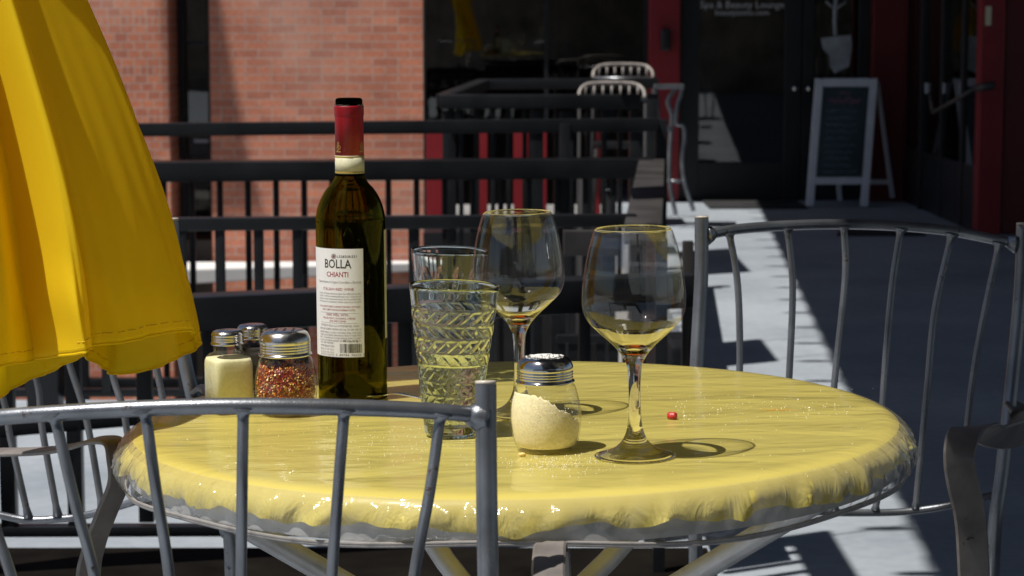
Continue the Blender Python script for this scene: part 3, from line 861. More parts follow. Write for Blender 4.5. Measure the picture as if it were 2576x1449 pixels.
# raised loop of rail near the storefront
lp = [(pt(1108, 238, 10.2), pt(1612, 238, 10.2), 0.09, 0.062), (pt(1118, 237, 10.25), pt(1215, 200, 12.4), 0.075, 0.055), (pt(1200, 199, 12.5), pt(1655, 196, 12.5), 0.09, 0.055)]
t = empty('metal_railing', (0.2, 11.3, 0)); tag(t, 'black rail loop at table height left of the silver cafe chair', 'railing', 'black metal railings around the patio')
for a, b_, wd, hg in lp:
    bm = bmesh.new(); bar(bm, a, b_, wd, hg, 0.004); obj('rail', bm, M['black'], t, smooth='auto', world=True)
for x, d_ in ((1130, 10.24), (1350, 10.22), (1425, 10.22), (1600, 10.22), (1640, 12.5)):
    p = pt(x, 300, d_); bm = bmesh.new(); box(bm, (p.x - .03, p.y - .03, LOW), (p.x + .03, p.y + .03, 0.73), .003); obj('post', bm, M['black'], t, smooth='auto', world=True)
x = 1160
while x < 1600:
    p = pt(x, 300, 10.22); bm = bmesh.new(); box(bm, (p.x - .011, p.y - .011, SB), (p.x + .011, p.y + .011, 0.735), .002); obj('baluster', bm, M['black'], t, smooth='auto', world=True); x += 40

# sunlit patio furniture far off: silver cafe chairs and a pub chair
def far_chair(label, x, y, d, wv, seatz, rot=0, back_h=0.075):
    """small silver mesh-back chair"""
    p = pt(x, y, d); wdt = wv / F * d
    t = empty('cafe_chair', (p.x, p.y, 0), (0, 0, rot)); tag(t, label, 'chair', 'silver cafe chairs by the storefront')
    zt = p.z
    h = wdt / 2
    bm = bmesh.new(); pts2 = [(-h, 0, zt - back_h), (-h * .95, 0.03, zt - 0.03), (-h * .6, 0.06, zt), (h * .6, 0.06, zt), (h * .95, 0.03, zt - .03), (h, 0, zt - back_h)]
    tube(bm, pts2, 0.011, 8, smooth_n=4); obj('back_frame', bm, M['strap'], t)
    for q in range(7):
        xx = -h * .8 + q * h * 1.6 / 6
        bm = bmesh.new(); tube(bm, [(xx, 0.045, zt - 0.01), (xx, 0.03, zt - back_h)], 0.006, 6); obj('spindle', bm, M['strap'], t)
    bm = bmesh.new(); tube(bm, [(-h, 0, zt - back_h), (h, 0, zt - back_h)], 0.010, 8); obj('lower_rail', bm, M['silver'], t)
    bm = bmesh.new(); box(bm, (-h, -0.40, seatz - .02), (h, 0.0, seatz), .006); obj('seat', bm, M['black'], t, smooth=False)
    for a_ in (-1, 1):
        for b__ in (-0.40, 0.0):
            bm = bmesh.new(); tube(bm, [(a_ * h, b__ - .03, zt - back_h - .02 if b__ == 0 else seatz - .021), (a_ * h * 1.05, b__ * 1.05, LOW if p.x < 0.6 else 0)], 0.008, 8); obj('leg', bm, M['mat'], t)
    return t
far_chair('silver cafe chair back standing beyond the black rail loop', 1568, 164, 12.9, 150, 0.45)
far_chair('silver cafe chair back just inside the black rail loop', 1540, 211, 11.3, 165, 0.40)

# tall pub chair with curved legs in the sun
t = empty('bar_stool', pt(1700, 540, 12.4)); t.location.z = 0
tag(t, 'sunlit silver bar stool with curved legs left of the glass door', 'stool')
D_ = 12.4
def P_(x, y, dd=0.0): return pt(x, y, D_ + dd)
bm = bmesh.new(); c = [P_(1644, 211, -.15), P_(1722, 211, -.15), P_(1722, 211, .2), P_(1644, 211, .2)]
hexa(bm, [p - Vector((0, 0, .028)) for p in c] + c, .008); obj('seat', bm, M['silver'], t, smooth=False, world=True)
for pth in ([(1705, 216), (1690, 235), (1680, 258), (1690, 290), (1688, 330), (1684, 400), (1686, 470), (1700, 540)],
            [(1715, 216), (1712, 240), (1704, 265), (1700, 310), (1718, 316), (1722, 350), (1716, 400), (1722, 460), (1745, 530)],
            [(1650, 216), (1655, 300), (1658, 400), (1652, 530)]):
    bm = bmesh.new(); tube(bm, [P_(a, b, .1 if a < 1660 else 0) for a, b in pth], 0.013, 10, smooth_n=4); obj('leg', bm, M['silver'], t, world=True)
for (a, b) in (((1675, 456), (1720, 456)), ((1658, 326), (1690, 324)), ((1690, 309), (1718, 312))):
    bm = bmesh.new(); tube(bm, [P_(*a), P_(*b)], 0.016 if a[0] == 1658 else 0.010, 10); obj('stretcher', bm, M['silver'], t, world=True)

# A-frame chalkboard
SD = 13.75
t = empty('chalkboard_sign', ong(2120, 514)); tag(t, 'white framed A-shaped chalkboard sign standing in the shade by the doors', 'sign')
def A_(x, y, dd=0.0): return pt(x, y, SD + dd)
def plank(pa, pb, pc, pd, th=0.03):
    bm = bmesh.new(); f = [Vector(p) for p in (pa, pb, pc, pd)]
    bk = [p + Vector((0, th, 0)) for p in f]
    hexa(bm, [f[3], f[2], bk[2], bk[3], f[0], f[1], bk[1], bk[0]], .003); return bm
def lean(y): return (y - 197) / 320 * -0.22
def Q_(x, y): return A_(x, y, 0.2 + lean(y))
fr = [((2052, 197), (2072, 199), (2047, 519), (2028, 519)), ((2188, 199), (2208, 197), (2184, 519), (2165, 519))]
for f in fr: obj('leg', plank(*[Q_(*p) for p in f]), M['white'], t, smooth=False, world=True)
obj('top_bar', plank(Q_(2072.5, 197), Q_(2187.5, 197), Q_(2186, 218), Q_(2071, 218), .028), M['white'], t, smooth=False, world=True)
obj('bottom_bar', plank(Q_(2054, 446), Q_(2169, 446), Q_(2168, 464), Q_(2052, 464), .028), M['white'], t, smooth=False, world=True)
bd = obj('board', plank(Q_(2072, 218.5), Q_(2187, 218.5), Q_(2169, 445.5), Q_(2054, 445.5), .012), M['board'], t, smooth=False, world=True)
for f in (((2203, 205), (2212, 205), (2252, 498), (2240, 498)), ((2084, 205), (2092, 205), (2120, 505), (2108, 505))):
    bm = plank(*[A_(x, y, 0.235 + (y - 197) / 320 * 0.11) for x, y in f], .02); obj('rear_leg', bm, M['white'], t, smooth=False, world=True)
bm = plank(*[A_(x, y, .335) for x, y in ((2190, 452), (2236, 452), (2236, 464), (2190, 464))], .02); obj('rear_bar', bm, M['white'], t, smooth=False, world=True)
bm = bmesh.new()
def scribble(bm, x0, x1, y, amp, mi):
    pts2 = []; x = x0
    while x < x1:
        pts2.append(Q_(x, y + random.uniform(-amp, amp)) + Vector((0, -0.004, 0))); x += random.uniform(1.2, 2.6)
    for i in range(len(pts2) - 1):
        if random.random() < 0.15: continue
        a, b = pts2[i], pts2[i + 1]; u = Vector((0, 0, 0.0035))
        f = bm.faces.new([bm.verts.new(p) for p in (a - u, b - u, b + u, a + u)]); f.material_index = mi
scribble(bm, 2112, 2140, 234, 5, 0); scribble(bm, 2085, 2168, 250, 6, 0); scribble(bm, 2090, 2164, 256, 5, 0)
obj('heading', bm, [M['chalkpink'], M['chalkblue']], t, smooth=False, recalc=False, world=True); bm = bmesh.new()
for i, y in enumerate(range(280, 440, 17)):
    scribble(bm, 2078 - i, 2165 - i - random.uniform(0, 25), y, 4, 1)
o = obj('writing', bm, [M['chalkpink'], M['chalkblue']], t, smooth=False, recalc=False, world=True)

# slatted box planters / panels along the right rail: they shade the ground in blocks
def panel(label, x, y, d, w_, h_, slats):
    t = empty('railing_panel', pt(x, y, d)); t.location.z = 0; tag(t, label, 'panel', 'dark panels standing along the patio railing')
    p = pt(x, y, d)
    bm = bmesh.new()
    box(bm, (p.x - .012, p.y, p.z - h_), (p.x + .012, p.y + w_, p.z), .002)
    obj('sheet', bm, M['black'], t, smooth=False, world=True)
    for q in (0.02, w_ - .02):
        bm = bmesh.new(); box(bm, (p.x - .012, p.y + q - .012, 0), (p.x + .012, p.y + q + .012, p.z - h_ - .001)); obj('leg', bm, M['black'], t, smooth=False, world=True)
    if slats:
        for q in range(slats):
            bm = bmesh.new(); box(bm, (p.x + .013, p.y + .06 + q * .09, 0.05), (p.x + .03, p.y + .075 + q * .09, p.z)); obj('slat', bm, M['black'], t, smooth=False, world=True)
    return t
panel('black sheet panel hanging on the railing right of the wine glasses', 1665, 600, 4.55, 0.35, 0.36, 0)

def add_shade_board(label, x0, y0, y1, slits):  # boards added above the view to drop blocks of shade on the ground
    t = empty('shade_board', (x0, (y0 + y1) / 2, H)); tag(t, label, 'sign board', 'unseen boards added to cast blocks of shade')
    z0, z1 = 1.36, 2.02
    bm = bmesh.new()
    if slits:
        box(bm, (x0 - .008, y0, z1 - .22), (x0 + .008, y1, z1)); z = z0
        yy_ = y0
        while yy_ < y1 - .09:
            box(bm, (x0 - .008, yy_, z0), (x0 + .008, yy_ + .022, z1 - .221)); yy_ += .085
        box(bm, (x0 - .008, y1 - .09, z0), (x0 + .008, y1, z1 - .221))
    else:
        box(bm, (x0 - .008, y0, z0), (x0 + .008, y1, z1))
    obj('panel', bm, M['canopy'], t, smooth=False, world=True)
    for q in (y0 + .05, y1 - .05):
        bm = bmesh.new(); tube(bm, [(x0, q, z1 - .001), (x0, q, H)], .004, 6); obj('rod', bm, M['canopy'], t, world=True)
add_shade_board('slotted unseen shade board added nearest under the canopy edge', -0.10, 3.85, 4.52, True)
add_shade_board('middle plain unseen shade board added under the canopy edge', 0.08, 7.05, 7.58, False)
add_shade_board('farthest long unseen shade board added under the canopy edge', 0.27, 9.75, 10.8, False)

# dark patio chairs behind the glasses
t = empty('patio_chair', pt(1560, 840, 5.6)); t.location.z = 0
tag(t, 'black slatted patio chair behind the railing between the wine glasses', 'chair')
def K_(x, y, d=5.6): return pt(x, y, d)
bm = bmesh.new(); bar(bm, K_(1400, 842), K_(1690, 842), .03, .02); obj('top_rail', bm, M['black'], t, smooth=False, world=True)
for x in range(1408, 1690, 34):
    bm = bmesh.new(); a = K_(x, 845); box(bm, (a.x - .012, a.y - .01, 0.02), (a.x + .012, a.y + .01, a.z - .005)); obj('slat', bm, M['black'], t, smooth=False, world=True)
bm = bmesh.new(); a = K_(1668, 830); b_ = K_(1722, 905); box(bm, (a.x, a.y - .3, b_.z - 0.2), (b_.x, a.y - .02, a.z), .01); obj('seat', bm, M['black'], t, smooth=False, world=True)
for x in (1405, 1660):
    bm = bmesh.new(); a = K_(x, 700); box(bm, (a.x - .018, a.y + .02, 0), (a.x + .018, a.y + .05, a.z)); obj('leg', bm, M['black'], t, smooth=False, world=True)
bm = bmesh.new(); box(bm, (K_(1418, 600).x, 5.66, K_(1418, 650).z), (K_(1560, 600).x, 5.68, K_(1418, 585).z), .004); obj('backrest', bm, M['charcoal'], t, smooth=False, world=True)

# ================================================================== TABLE
def tabrot(k=1.0): return (0, -TILT * k, 0)
tb = empty('bistro_table', (TC.x, TC.y, 0)); tag(tb, 'round metal table on splayed silver tube legs under the yellow cloth', 'table')
bm = bmesh.new()
lathe(bm, [(0.372, -0.010), (0.386, -0.010), (0.391, -0.013), (0.3925, -0.043), (0.386, -0.044), (0.384, -0.020), (0.372, -0.018), (0.372, -0.010)], 96)
yb = -0.37
while yb < 0.37:
    hw = math.sqrt(max(0, 0.375 ** 2 - yb * yb)); box(bm, (-hw, yb - .003, -0.017), (hw, yb + .003, -0.0101)); yb += 0.02
top_o = obj('tabletop', bm, M['tabmetal'], tb, smooth='auto'); top_o.location = (0, 0, TZ); top_o.rotation_euler = tabrot()
hub = Vector((TC.x, TC.y, 0.46))
for (x, d_) in ((-0.29, 2.03), (0.30, 2.03), (-0.17, 2.46), (0.24, 2.46)):
    a = Vector((x, d_, TZ - 0.024 + TILT * x)); far = hub + (hub - a) * 0.9
    far = Vector((hub.x + (hub.x - a.x) * 1.0, hub.y + (hub.y - a.y) * 1.0, 0.0))
    bm = bmesh.new(); tube(bm, [a, a.lerp(hub, .5), hub + Vector((0, 0, 0.0)), far], 0.0115, 16, smooth_n=6)
    obj('leg', bm, M['tabmetal'], tb, world=True)

# --- cloth
def gather(a, s):
    g = 0
    for n_, am, ph in ((31, 1.0, 1.1), (53, .7, 2.7), (17, .8, .4), (97, .22, 0.9)):
        q = a * n_ / 2 + ph + 1.4 * math.sin(a * 3 + ph) + .6 * math.sin(a * 7.0 + s * 1.5) + 0.5 * s
        g += am * (1 - abs(math.sin(q)) * 1.5)
    return g / 2.0
def fold(a, seedv=0):
    return (math.sin(a * 23 + 1.3 * math.sin(a * 5 + seedv)) + 0.7 * math.sin(a * 41 + 2 * math.sin(a * 7) + seedv) + 0.5 * math.sin(a * 67 + seedv * 2)) / 2.2
def cloth_mesh():
    bm = bmesh.new()
    prof = [(0, 0), (.06, 0), (.12, 0), (.18, 0), (.24, 0), (.30, 0), (.34, 0), (.365, 0), (.374, -.0003), (.380, -.0013), (.3855, -.0032), (.390, -.0062), (.3935, -.0100), (.3965, -.0145), (.399, -.0195), (.4005, -.025), (.4015, -.030), (.4015, -.0345)]
    seg = 720
    rings = []
    for i, (r, z) in enumerate(prof):
        if r == 0: rings.append([bm.verts.new((0, 0, 0))]); continue
        ring = []
        for k in range(seg):
            a = 2 * math.pi * k / seg
            s = max(0, -z - 0.004) / 0.031
            rr = r - .0042 * s + gather(a, s) * 0.0066 * s ** 1.1 + fold(a) * 0.0016 * s
            zz = z
            if s > 0:
                hem = 0.86 + 0.025 * gather(a, 1) + 0.06 * math.sin(a * 7 + 1 + math.sin(a * 4)) + 0.09 * math.sin(a * 19 + 2 + 2 * math.sin(a * 5)) + 0.04 * math.sin(a * 47) + 0.03 * math.sin(a * 83)
                zz = z * (1 + (hem - 1) * s)
            ring.append(bm.verts.new((rr * math.cos(a), rr * math.sin(a), zz)))
        rings.append(ring)
    for i in range(len(rings) - 1):
        A_2, B_2 = rings[i], rings[i + 1]
        for k in range(seg):
            k2 = (k + 1) % seg
            if len(A_2) == 1: bm.faces.new((A_2[0], B_2[k], B_2[k2]))
            else: bm.faces.new((A_2[k], B_2[k], B_2[k2], A_2[k2]))
    return bm
bmc = cloth_mesh()
for f_ in bmc.faces:
    if f_.calc_center_median().z < -0.0085: f_.material_index = 1
cl = obj('tablecloth', bmc, [M['cloth'], M['clothskirt']])
cl.location = TC; cl.rotation_euler = tabrot()
tag(cl, 'yellow round tablecloth on the metal table under the glasses and bottle', 'tablecloth')
receiver(cl)

# --- clear vinyl skirt of the cover with elastic band
cv = empty('table_cover', TC, tabrot()); tag(cv, 'clear wrinkled plastic table cover skirt with grey elastic band', 'table cover')
bm = bmesh.new()
prof = [(.388, -.0035), (.3943, -.0085), (.3998, -.0145), (.4030, -.0215), (.4042, -.029), (.4030, -.036), (.3995, -.0415), (.3955, -.044)]
seg = 900
rings = []
for i, (r, z) in enumerate(prof):
    ring = []
    s = i / (len(prof) - 1)
    for k in range(seg):
        a = 2 * math.pi * k / seg
        w_ = math.sin(math.pi * min(s * 1.1, 1)) * 0.0028
        wr = math.sin(a * 61 + 3 * math.sin(a * 11) + s * 5 * math.sin(a * 4)) + 0.8 * math.sin(a * 103 + s * 9) + 0.5 * math.sin(a * 171 - s * 12)
        bulge = 0.003 * max(0, math.cos(a - math.pi)) ** 3 * s + 0.002 * max(0, math.cos(a - 0.1)) ** 3 * s
        band_z = (0.004 * math.sin(a * 3 + .6) + 0.003 * math.sin(a * 7)) * s
        rr = r + wr * w_ * .75 + bulge * math.sin(math.pi * s)
        ring.append(bm.verts.new((rr * math.cos(a), rr * math.sin(a), z + band_z)))
    rings.append(ring)
for i in range(len(rings) - 1):
    for k in range(seg):
        bm.faces.new((rings[i][k], rings[i + 1][k], rings[i + 1][(k + 1) % seg], rings[i][(k + 1) % seg]))
obj('skirt', bm, M['vinyl'], cv)
bm = bmesh.new()
rings = []
for dr, dz in ((0, -.0438), (.0012, -.0442), (.0014, -.0462), (.0010, -.0466), (.0016, -.0472), (.0010, -.0490), (-.001, -.0492), (-.0012, -.0445)):
    ring = []
    for k in range(360):
        a = 2 * math.pi * k / 360
        rr = .3953 + dr; bz = 0.004 * math.sin(a * 3 + .6) + 0.003 * math.sin(a * 7)
        ring.append(bm.verts.new((rr * math.cos(a), rr * math.sin(a), dz + bz)))
    rings.append(ring)
for i in range(len(rings)):
    j = (i + 1) % len(rings)
    for k in range(360):
        bm.faces.new((rings[i][k], rings[j][k], rings[j][(k + 1) % 360], rings[i][(k + 1) % 360]))
obj('elastic_band', bm, M['band'], cv)

# ================================================================== TABLEWARE
def place(name, label, cat, x, y, group=None, k=1.0, up=0.0006, rz=0):
    p = ontab(x, y, up)
    t = empty(name, p, (0, -TILT * k, rz)); tag(t, label, cat, group)
    return t, p.y / F     # metres per view pixel there

# ---- wine glasses
def wine_glass(label, x, y, s=1.0):
    t, u = place('wine_glass', label, 'wine glass', x, y, 'stemmed wine glasses on the yellow table')
    u = 0.0001679 * s
    # outer profile (from the photo): height measured down from the rim
    o_ = [(225, 1345), (222, 1338), (170, 1322), (110, 1295), (70, 1255), (48, 1205), (39, 1160), (34, 1100), (33, 1000), (36, 900), (44, 835), (62, 795), (82, 765), (122, 720), (188, 660), (248, 600), (276, 548), (285, 500), (284, 440), (277, 370), (262, 270), (240, 175), (218, 105), (205, 86)]
    Hh = 1345
    outer = smooth_profile([(a * u, (Hh - b) * u) for a, b in o_], 4)
    tk = 0.0013
    i_ = [(200.5, 86), (212, 105), (233, 175), (255, 270), (270, 370), (277, 440), (278, 500), (268, 548), (240, 598), (180, 656), (118, 708), (70, 742), (30, 758), (0, 762)]
    inner = smooth_profile([(a * u, (Hh - b) * u) for a, b in i_], 4)
    prof = [(0, 0.0012), (150 * u, 0.0012), (205 * u, 0.0)] + outer + [(203 * u, (Hh - 83.5) * u)] + inner
    prof[-1] = (0, inner[-1][1])
    bm = bmesh.new(); lathe(bm, prof, 96)
    zthin = (Hh - 610) * u
    for f_ in bm.faces:
        zc = f_.calc_center_median().z
        c_ = f_.calc_center_median(); rc_ = math.hypot(c_.x, c_.y)
        if zc > (Hh - 92) * u: f_.material_index = 0
        elif zc > zthin:
            # which wall? compare with the outer profile
            ro = max(r for r, z in outer if abs(z - zc) < 0.012 * max(1, 1)) if any(abs(z - zc) < 0.012 for r, z in outer) else rc_
            lo = min(outer, key=lambda q: abs(q[1] - zc) + (0 if q[1] > zthin - .01 else 1))
            f_.material_index = 1 if rc_ > lo[0] - 0.0009 else 2
        elif zc < 0.0052 and rc_ < 205 * u: f_.material_index = 1
        else: f_.material_index = 0
    g = obj('glass', bm, [M['glass'], M['thin'], M['clear']], t); caster(g); receiver(g)
    # dregs of wine
    zi = (Hh - 762) * u; zt = (Hh - 746) * u
    bm = bmesh.new()
    pr = [(0, zi - .0002)] + [(a * u * 1.02, (Hh - b) * u - .0002) for a, b in ((30, 758), (60, 746.5))] + [(54 * u, zt), (0, zt)]
    lathe(bm, pr, 48)
    obj('wine', bm, M['wine'], t)
    return t
wine_glass('nearer wine glass standing right of the cheese shaker', 1598, 1147)
wine_glass('farther wine glass behind the cheese shaker and tumblers', 1309, 1042, 0.985)

# ---- tumblers
def tumbler(label, x, y, rt, rb, h, pattern, water=None):
    t, u = place('tumbler', label, 'glass', x, y, 'ribbed drinking tumblers', k=-1.7)
    def rad(z): return rb + (rt - rb) * (z / h) ** 0.92
    z0, z1 = 0.014, h - 0.020
    ncol = 20
    def fr(r, z, a):
        if pattern == 'herring':
            if z < z0 or z > z1: return r
            fade = min(1, (z - z0) / .003, (z1 - z) / .003)
            rowh = 0.0140; v = z / rowh; row = int(v); f = v - row
            sgn = 1 if row % 2 else -1
            uu = a / (2 * math.pi) * ncol + sgn * (f - .5) * 1.25 + 0.5 * (row % 2)
            q = uu - math.floor(uu)
            g_ = min(1, min(q, 1 - q) / .17); g_ = g_ * g_ * (3 - 2 * g_)
            e = min(1, f / .14, (1 - f) / .14); e = e * e * (3 - 2 * e)
            return r - (0.0009 * (1 - g_ * e) - 0.0002 * math.sin(math.pi * q) * e) * fade * (0.45 if z < .0735 else 1)
        else:
            if z > h - .020 or z < 0.02: return r
            n = 12
            q = (a / (2 * math.pi) * n) % 1
            ve = (h - .020 - z)
            row = int(ve / .032); f = ve / .032 - row
            if row % 2: q = (q + .5) % 1
            dx = (q - .5) * 2; dy = (f - .62) * 2 / (1.0)
            wdt = 0.85 * math.sqrt(max(0.001, f)) * (1.15 - f) * 1.6
            dd = (dx / max(wdt, .05)) ** 2 + (dy) ** 2
            return r - (0.0014 * max(0, 1 - dd) ** .5 if dd < 1 else 0)
    nz = 150
    prof = [(0, 0.003), (rb * .75, 0.003), (rb * .86, 0.0), (rb * .97, 0.0006)]
    for i in range(nz + 1):
        z = 0.002 + (h - 0.003) * i / nz; prof.append((rad(z), z))
    tk = 0.0022
    prof += [(rt - .0004, h - .0003), (rt - tk * .5, h), (rt - tk, h - .0005)]
    for i in range(40):
        z = (h - .002) - (h - .002 - 0.012) * i / 39; prof.append((rad(z) - tk - 0.0006, z))
    prof += [(rb * .8, .0105), (rb * .4, .0098), (0, .0098)]
    nouter = 4 + nz + 1
    cnt = [0]
    def fr2(r, z, a):
        return fr(r, z, a) if r > rad(z) - 0.0009 else r
    bm = bmesh.new(); lathe(bm, prof, 320, fr=fr2)
    g = obj('glass', bm, M['tumbler'], t); caster(g); receiver(g)
    if water:
        bm = bmesh.new()
        ip = [(0, .0097), (rb * .4, .0097), (rb * .8, .0104)]
        for i in range(20):
            z = 0.0122 + (water - .0122) * i / 19; ip.append((rad(z) - tk - 0.0006 + .00015, z))
        ip += [(rad(water) - tk - .0012, water - .0007), (rad(water) - tk - .003, water - .001), (0, water - .001)]
        lathe(bm, ip, 96)
        wv = obj('water', bm, M['water'], t)
    return t
tumbler('front patterned tumbler half full of water', 1134, 1094, 0.0443, 0.0248, 0.1485, 'herring', 0.073)
tumbler('empty tumbler with teardrop facets behind the half-full one', 1124, 957, 0.0438, 0.0243, 0.1485, 'drop')

# ---- wine bottle
bt, u = place('wine_bottle', 'open red wine bottle with white back label and red neck foil', 'bottle', 888, 998, k=0.35)
base_y = 998
def bz(y): return (base_y - y) * u * 1.006
bp = [(86, 998), (87.5, 990), (87.5, 900), (88, 700), (88, 560), (87, 540), (83, 518), (74, 494), (61, 472), (46, 455), (38, 440), (35.5, 425), (35, 380), (35, 300), (34.5, 285), (33, 263)]
body = smooth_profile([(a * u, bz(b)) for a, b in bp], 4)
body[0] = (80 * u, 0.0)
lip = [(33.5 * u, bz(262)), (34 * u, bz(258)), (34 * u, bz(249)), (32 * u, bz(245)), (28 * u, bz(243.5)), (25 * u, bz(246)), (24 * u, bz(256))]
wall_t = 0.0028
inn = []
for (r, z) in reversed(body[3:]):
    if z < bz(300): inn.append((max(r - wall_t, 24 * u) if z > bz(440) else r - wall_t, z))
inn = [(24 * u, bz(300))] + inn
prof = [(0, 0.014), (20 * u, .013), (45 * u, .006), (70 * u, 0.0)] + body + lip + inn + [(70 * u, .006), (40 * u, .014), (15 * u, .024), (0, .025)]
bm = bmesh.new(); lathe(bm, prof, 128)
for f_ in bm.faces:
    if f_.calc_center_median().z > bz(436): f_.material_index = 1
g = obj('glass', bm, [M['bottle'], M['necks']], bt); caster(g)
# wine left in the bottom is nothing; capsule
bm = bmesh.new()
cp_ = [(34.3, 262), (36.8, 262.5), (37.2, 266), (37.2, 286), (36.2, 288.5), (36.0, 291), (36.3, 388), (35.2, 388.5)]
lathe(bm, [(a * u, bz(b)) for a, b in cp_], 96, fr=lambda r, z, a: r * (1 + .004 * math.sin(a * 19) * math.sin(z * 300)))
obj('foil_capsule', bm, M['capsule'], bt)
bm = bmesh.new()
for i in range(60):
    a = random.uniform(0, 2 * math.pi); p = Vector((36 * u * math.cos(a), 36 * u * math.sin(a), bz(261 + random.uniform(-2.5, 1))))
    bmesh.ops.create_icosphere(bm, subdivisions=0, radius=random.uniform(.0004, .0009), matrix=Matrix.Translation(p) @ Matrix.Diagonal((1, 1, .5, 1)))
obj('torn_foil_edge', bm, M['chrome'], bt)
bm = bmesh.new(); lathe(bm, [(a * u, bz(b)) for a, b in ((35.6, 386), (36.9, 386.3), (36.9, 430.5), (35.6, 431))], 96)
st = obj('paper_strip', bm, M['creamp'], bt)
bm = bmesh.new(); lathe(bm, [(37.15 * u, bz(387)), (37.15 * u, bz(391))], 96); lathe(bm, [(37.15 * u, bz(425)), (37.15 * u, bz(429.5))], 96)
obj('gold_line', bm, M['goldpaper'], st)

def wrap(rr, ang0):
    # ang: 0 faces the camera (-Y); positive to the right
    def fn(x, z):
        a = ang0 + x / rr
        return Vector((rr * math.sin(a), -rr * math.cos(a), z))
    return fn
def patch(bm, rr, a0, a1, z0, z1, n=40, mi=0, thick=0.0001, corner=0.0):
    rows = []
    for i in range(n + 1):
        a = a0 + (a1 - a0) * i / n
        rows.append((bm.verts.new((rr * math.sin(a), -rr * math.cos(a), z0)), bm.verts.new((rr * math.sin(a), -rr * math.cos(a), z1))))
    for i in range(n):
        f = bm.faces.new((rows[i][0], rows[i + 1][0], rows[i + 1][1], rows[i][1])); f.material_index = mi
lr = 88.15 * u + .0002
bm = bmesh.new(); patch(bm, lr, R(-82), R(24), bz(884), bz(613), 60)
lab = obj('back_label', bm, M['paper'], bt, recalc=False)
bm = bmesh.new(); patch(bm, lr, R(74), R(200), bz(846), bz(572), 60)
obj('front_label', bm, M['creamp'], bt, recalc=False)
# printing: label centre angle
ca = R(-20)
LW = lr * R(88)
def put(bm, txt, size, y, mi, xs=1.0, space=1.0, align='CENTER', xo=0.0, fit=None):
    t = text_mesh(txt, size, align, space, xs, size * (.012 if size > 15 * V else .0))
    if fit:
        mx_ = max(v.co.x for v in t.verts); mn = min(v.co.x for v in t.verts)
        k_ = fit / (mx_ - mn)
        for v in t.verts: v.co.x *= k_
    bmesh.ops.subdivide_edges(t, edges=[e for e in t.edges if e.calc_length() > 0.003], cuts=1)
    f = wrap(lr + .00012, ca)
    join_bm(bm, t, lambda co: f(co.x + xo, bz(y) + co.y), mi)
bm = bmesh.new()
V = u
fw = lambda px: px * V
put(bm, 'BOLLA', 31 * V, 661, 0, fit=fw(74))
put(bm, 'CHIANTI', 18 * V, 683, 2, fit=fw(60))
put(bm, 'L328208:531', 9 * V, 635, 0, xo=fw(27), fit=fw(50))
put(bm, 'Denominazione di Origine Controllata e Garantita', 9 * V, 699, 1, fit=fw(125))
put(bm, 'ITALIAN RED WINE', 9.5 * V, 717, 2, fit=fw(86))
yy = 727
for s in ('Expertise, rich heritage, international attitude. Since 1883 these have been', 'the pillars on which our winemaking philosophy rests. A long history of', 'pioneering passion and continuous improvement, that led to the Bolla winery', 'being recognized as an ambassador of Italian quality all over the world.'):
    put(bm, s, 6.5 * V, yy, 1, fit=fw(122)); yy += 6.8
put(bm, 'BOLLA CHIANTI IS ROBUST AND FRUIT FORWARD, WITH FRESH', 6.5 * V, 760, 2, fit=fw(118))
put(bm, 'BLACK CHERRY, PLUM AND RASPBERRY FLAVORS.', 6.5 * V, 768, 2, fit=fw(94))
put(bm, 'PAIRS WELL WITH...', 9 * V, 781, 2, fit=fw(66))
put(bm, 'GRILLED MEATS, FLAVORFUL CHEESES', 6.5 * V, 789, 2, fit=fw(92))
put(bm, 'AND SPICY DISHES', 6.5 * V, 796, 2, fit=fw(46))
put(bm, 'BOTTLED BY BOLLA S.p.A. IN POGGIBONSI - ITALIA', 7.5 * V, 808, 1, fit=fw(110))
put(bm, 'IMPORTED BY FREDERICK WILDMAN AND SONS, LTD. NEW YORK, NY', 7.5 * V, 817, 1, fit=fw(122))
yy = 825
for s in ('GOVERNMENT WARNING: (1) ACCORDING TO THE SURGEON GENERAL, WOMEN SHOULD', 'NOT DRINK ALCOHOLIC BEVERAGES DURING PREGNANCY BECAUSE OF THE RISK OF BIRTH', 'DEFECTS. (2) CONSUMPTION OF ALCOHOLIC BEVERAGES IMPAIRS YOUR ABILITY', 'TO DRIVE A CAR OR OPERATE MACHINERY, AND MAY CAUSE HEALTH PROBLEMS.'):
    put(bm, s, 6.5 * V, yy, 1, fit=fw(122)); yy += 6.8
for s, yq in (('PLEASE DRINK RESPONSIBLY', 853), ('WWW.BOLLA.COM', 862), ('PRODUCT OF ITALY', 869.5), ('ALC 12% BY VOL. 750 ML', 877), ('CONTAINS SULFITES', 884 - .8)):
    put(bm, s, 6.5 * V, yq - 1.5, 1, xo=fw(-35), fit=fw(50))
put(bm, 'ME 15\u00a2, IA 5\u00a2', 9 * V, 846, 0, xo=fw(33), fit=fw(38))
put(bm, '0  89744  76632  8', 7 * V, 881, 0, xo=fw(32), fit=fw(76))
f = wrap(lr + .00012, ca)
def rect(bm, xa, xb, ya, yb, mi=0):
    n = max(1, int(abs(xb - xa) / 8))
    for i in range(n):
        a = xa + (xb - xa) * i / n; b = xa + (xb - xa) * (i + 1) / n
        fc = bm.faces.new([bm.verts.new(f(fw(p), bz(q))) for p, q in ((a, yb), (b, yb), (b, ya), (a, ya))]); fc.material_index = mi
x = 6.0
rb_ = random.Random(5)
while x < 62:
    wd = rb_.choice((0.6, 0.6, 1.2, 1.8)); rect(bm, x, x + wd, 850, 873); x += wd + rb_.choice((0.7, 1.1, 1.6))
for yq in (773.5, 798.5): rect(bm, -56, 54, yq, yq + .6, 1)
rect(bm, -60, -12, 855.5, 856, 1)
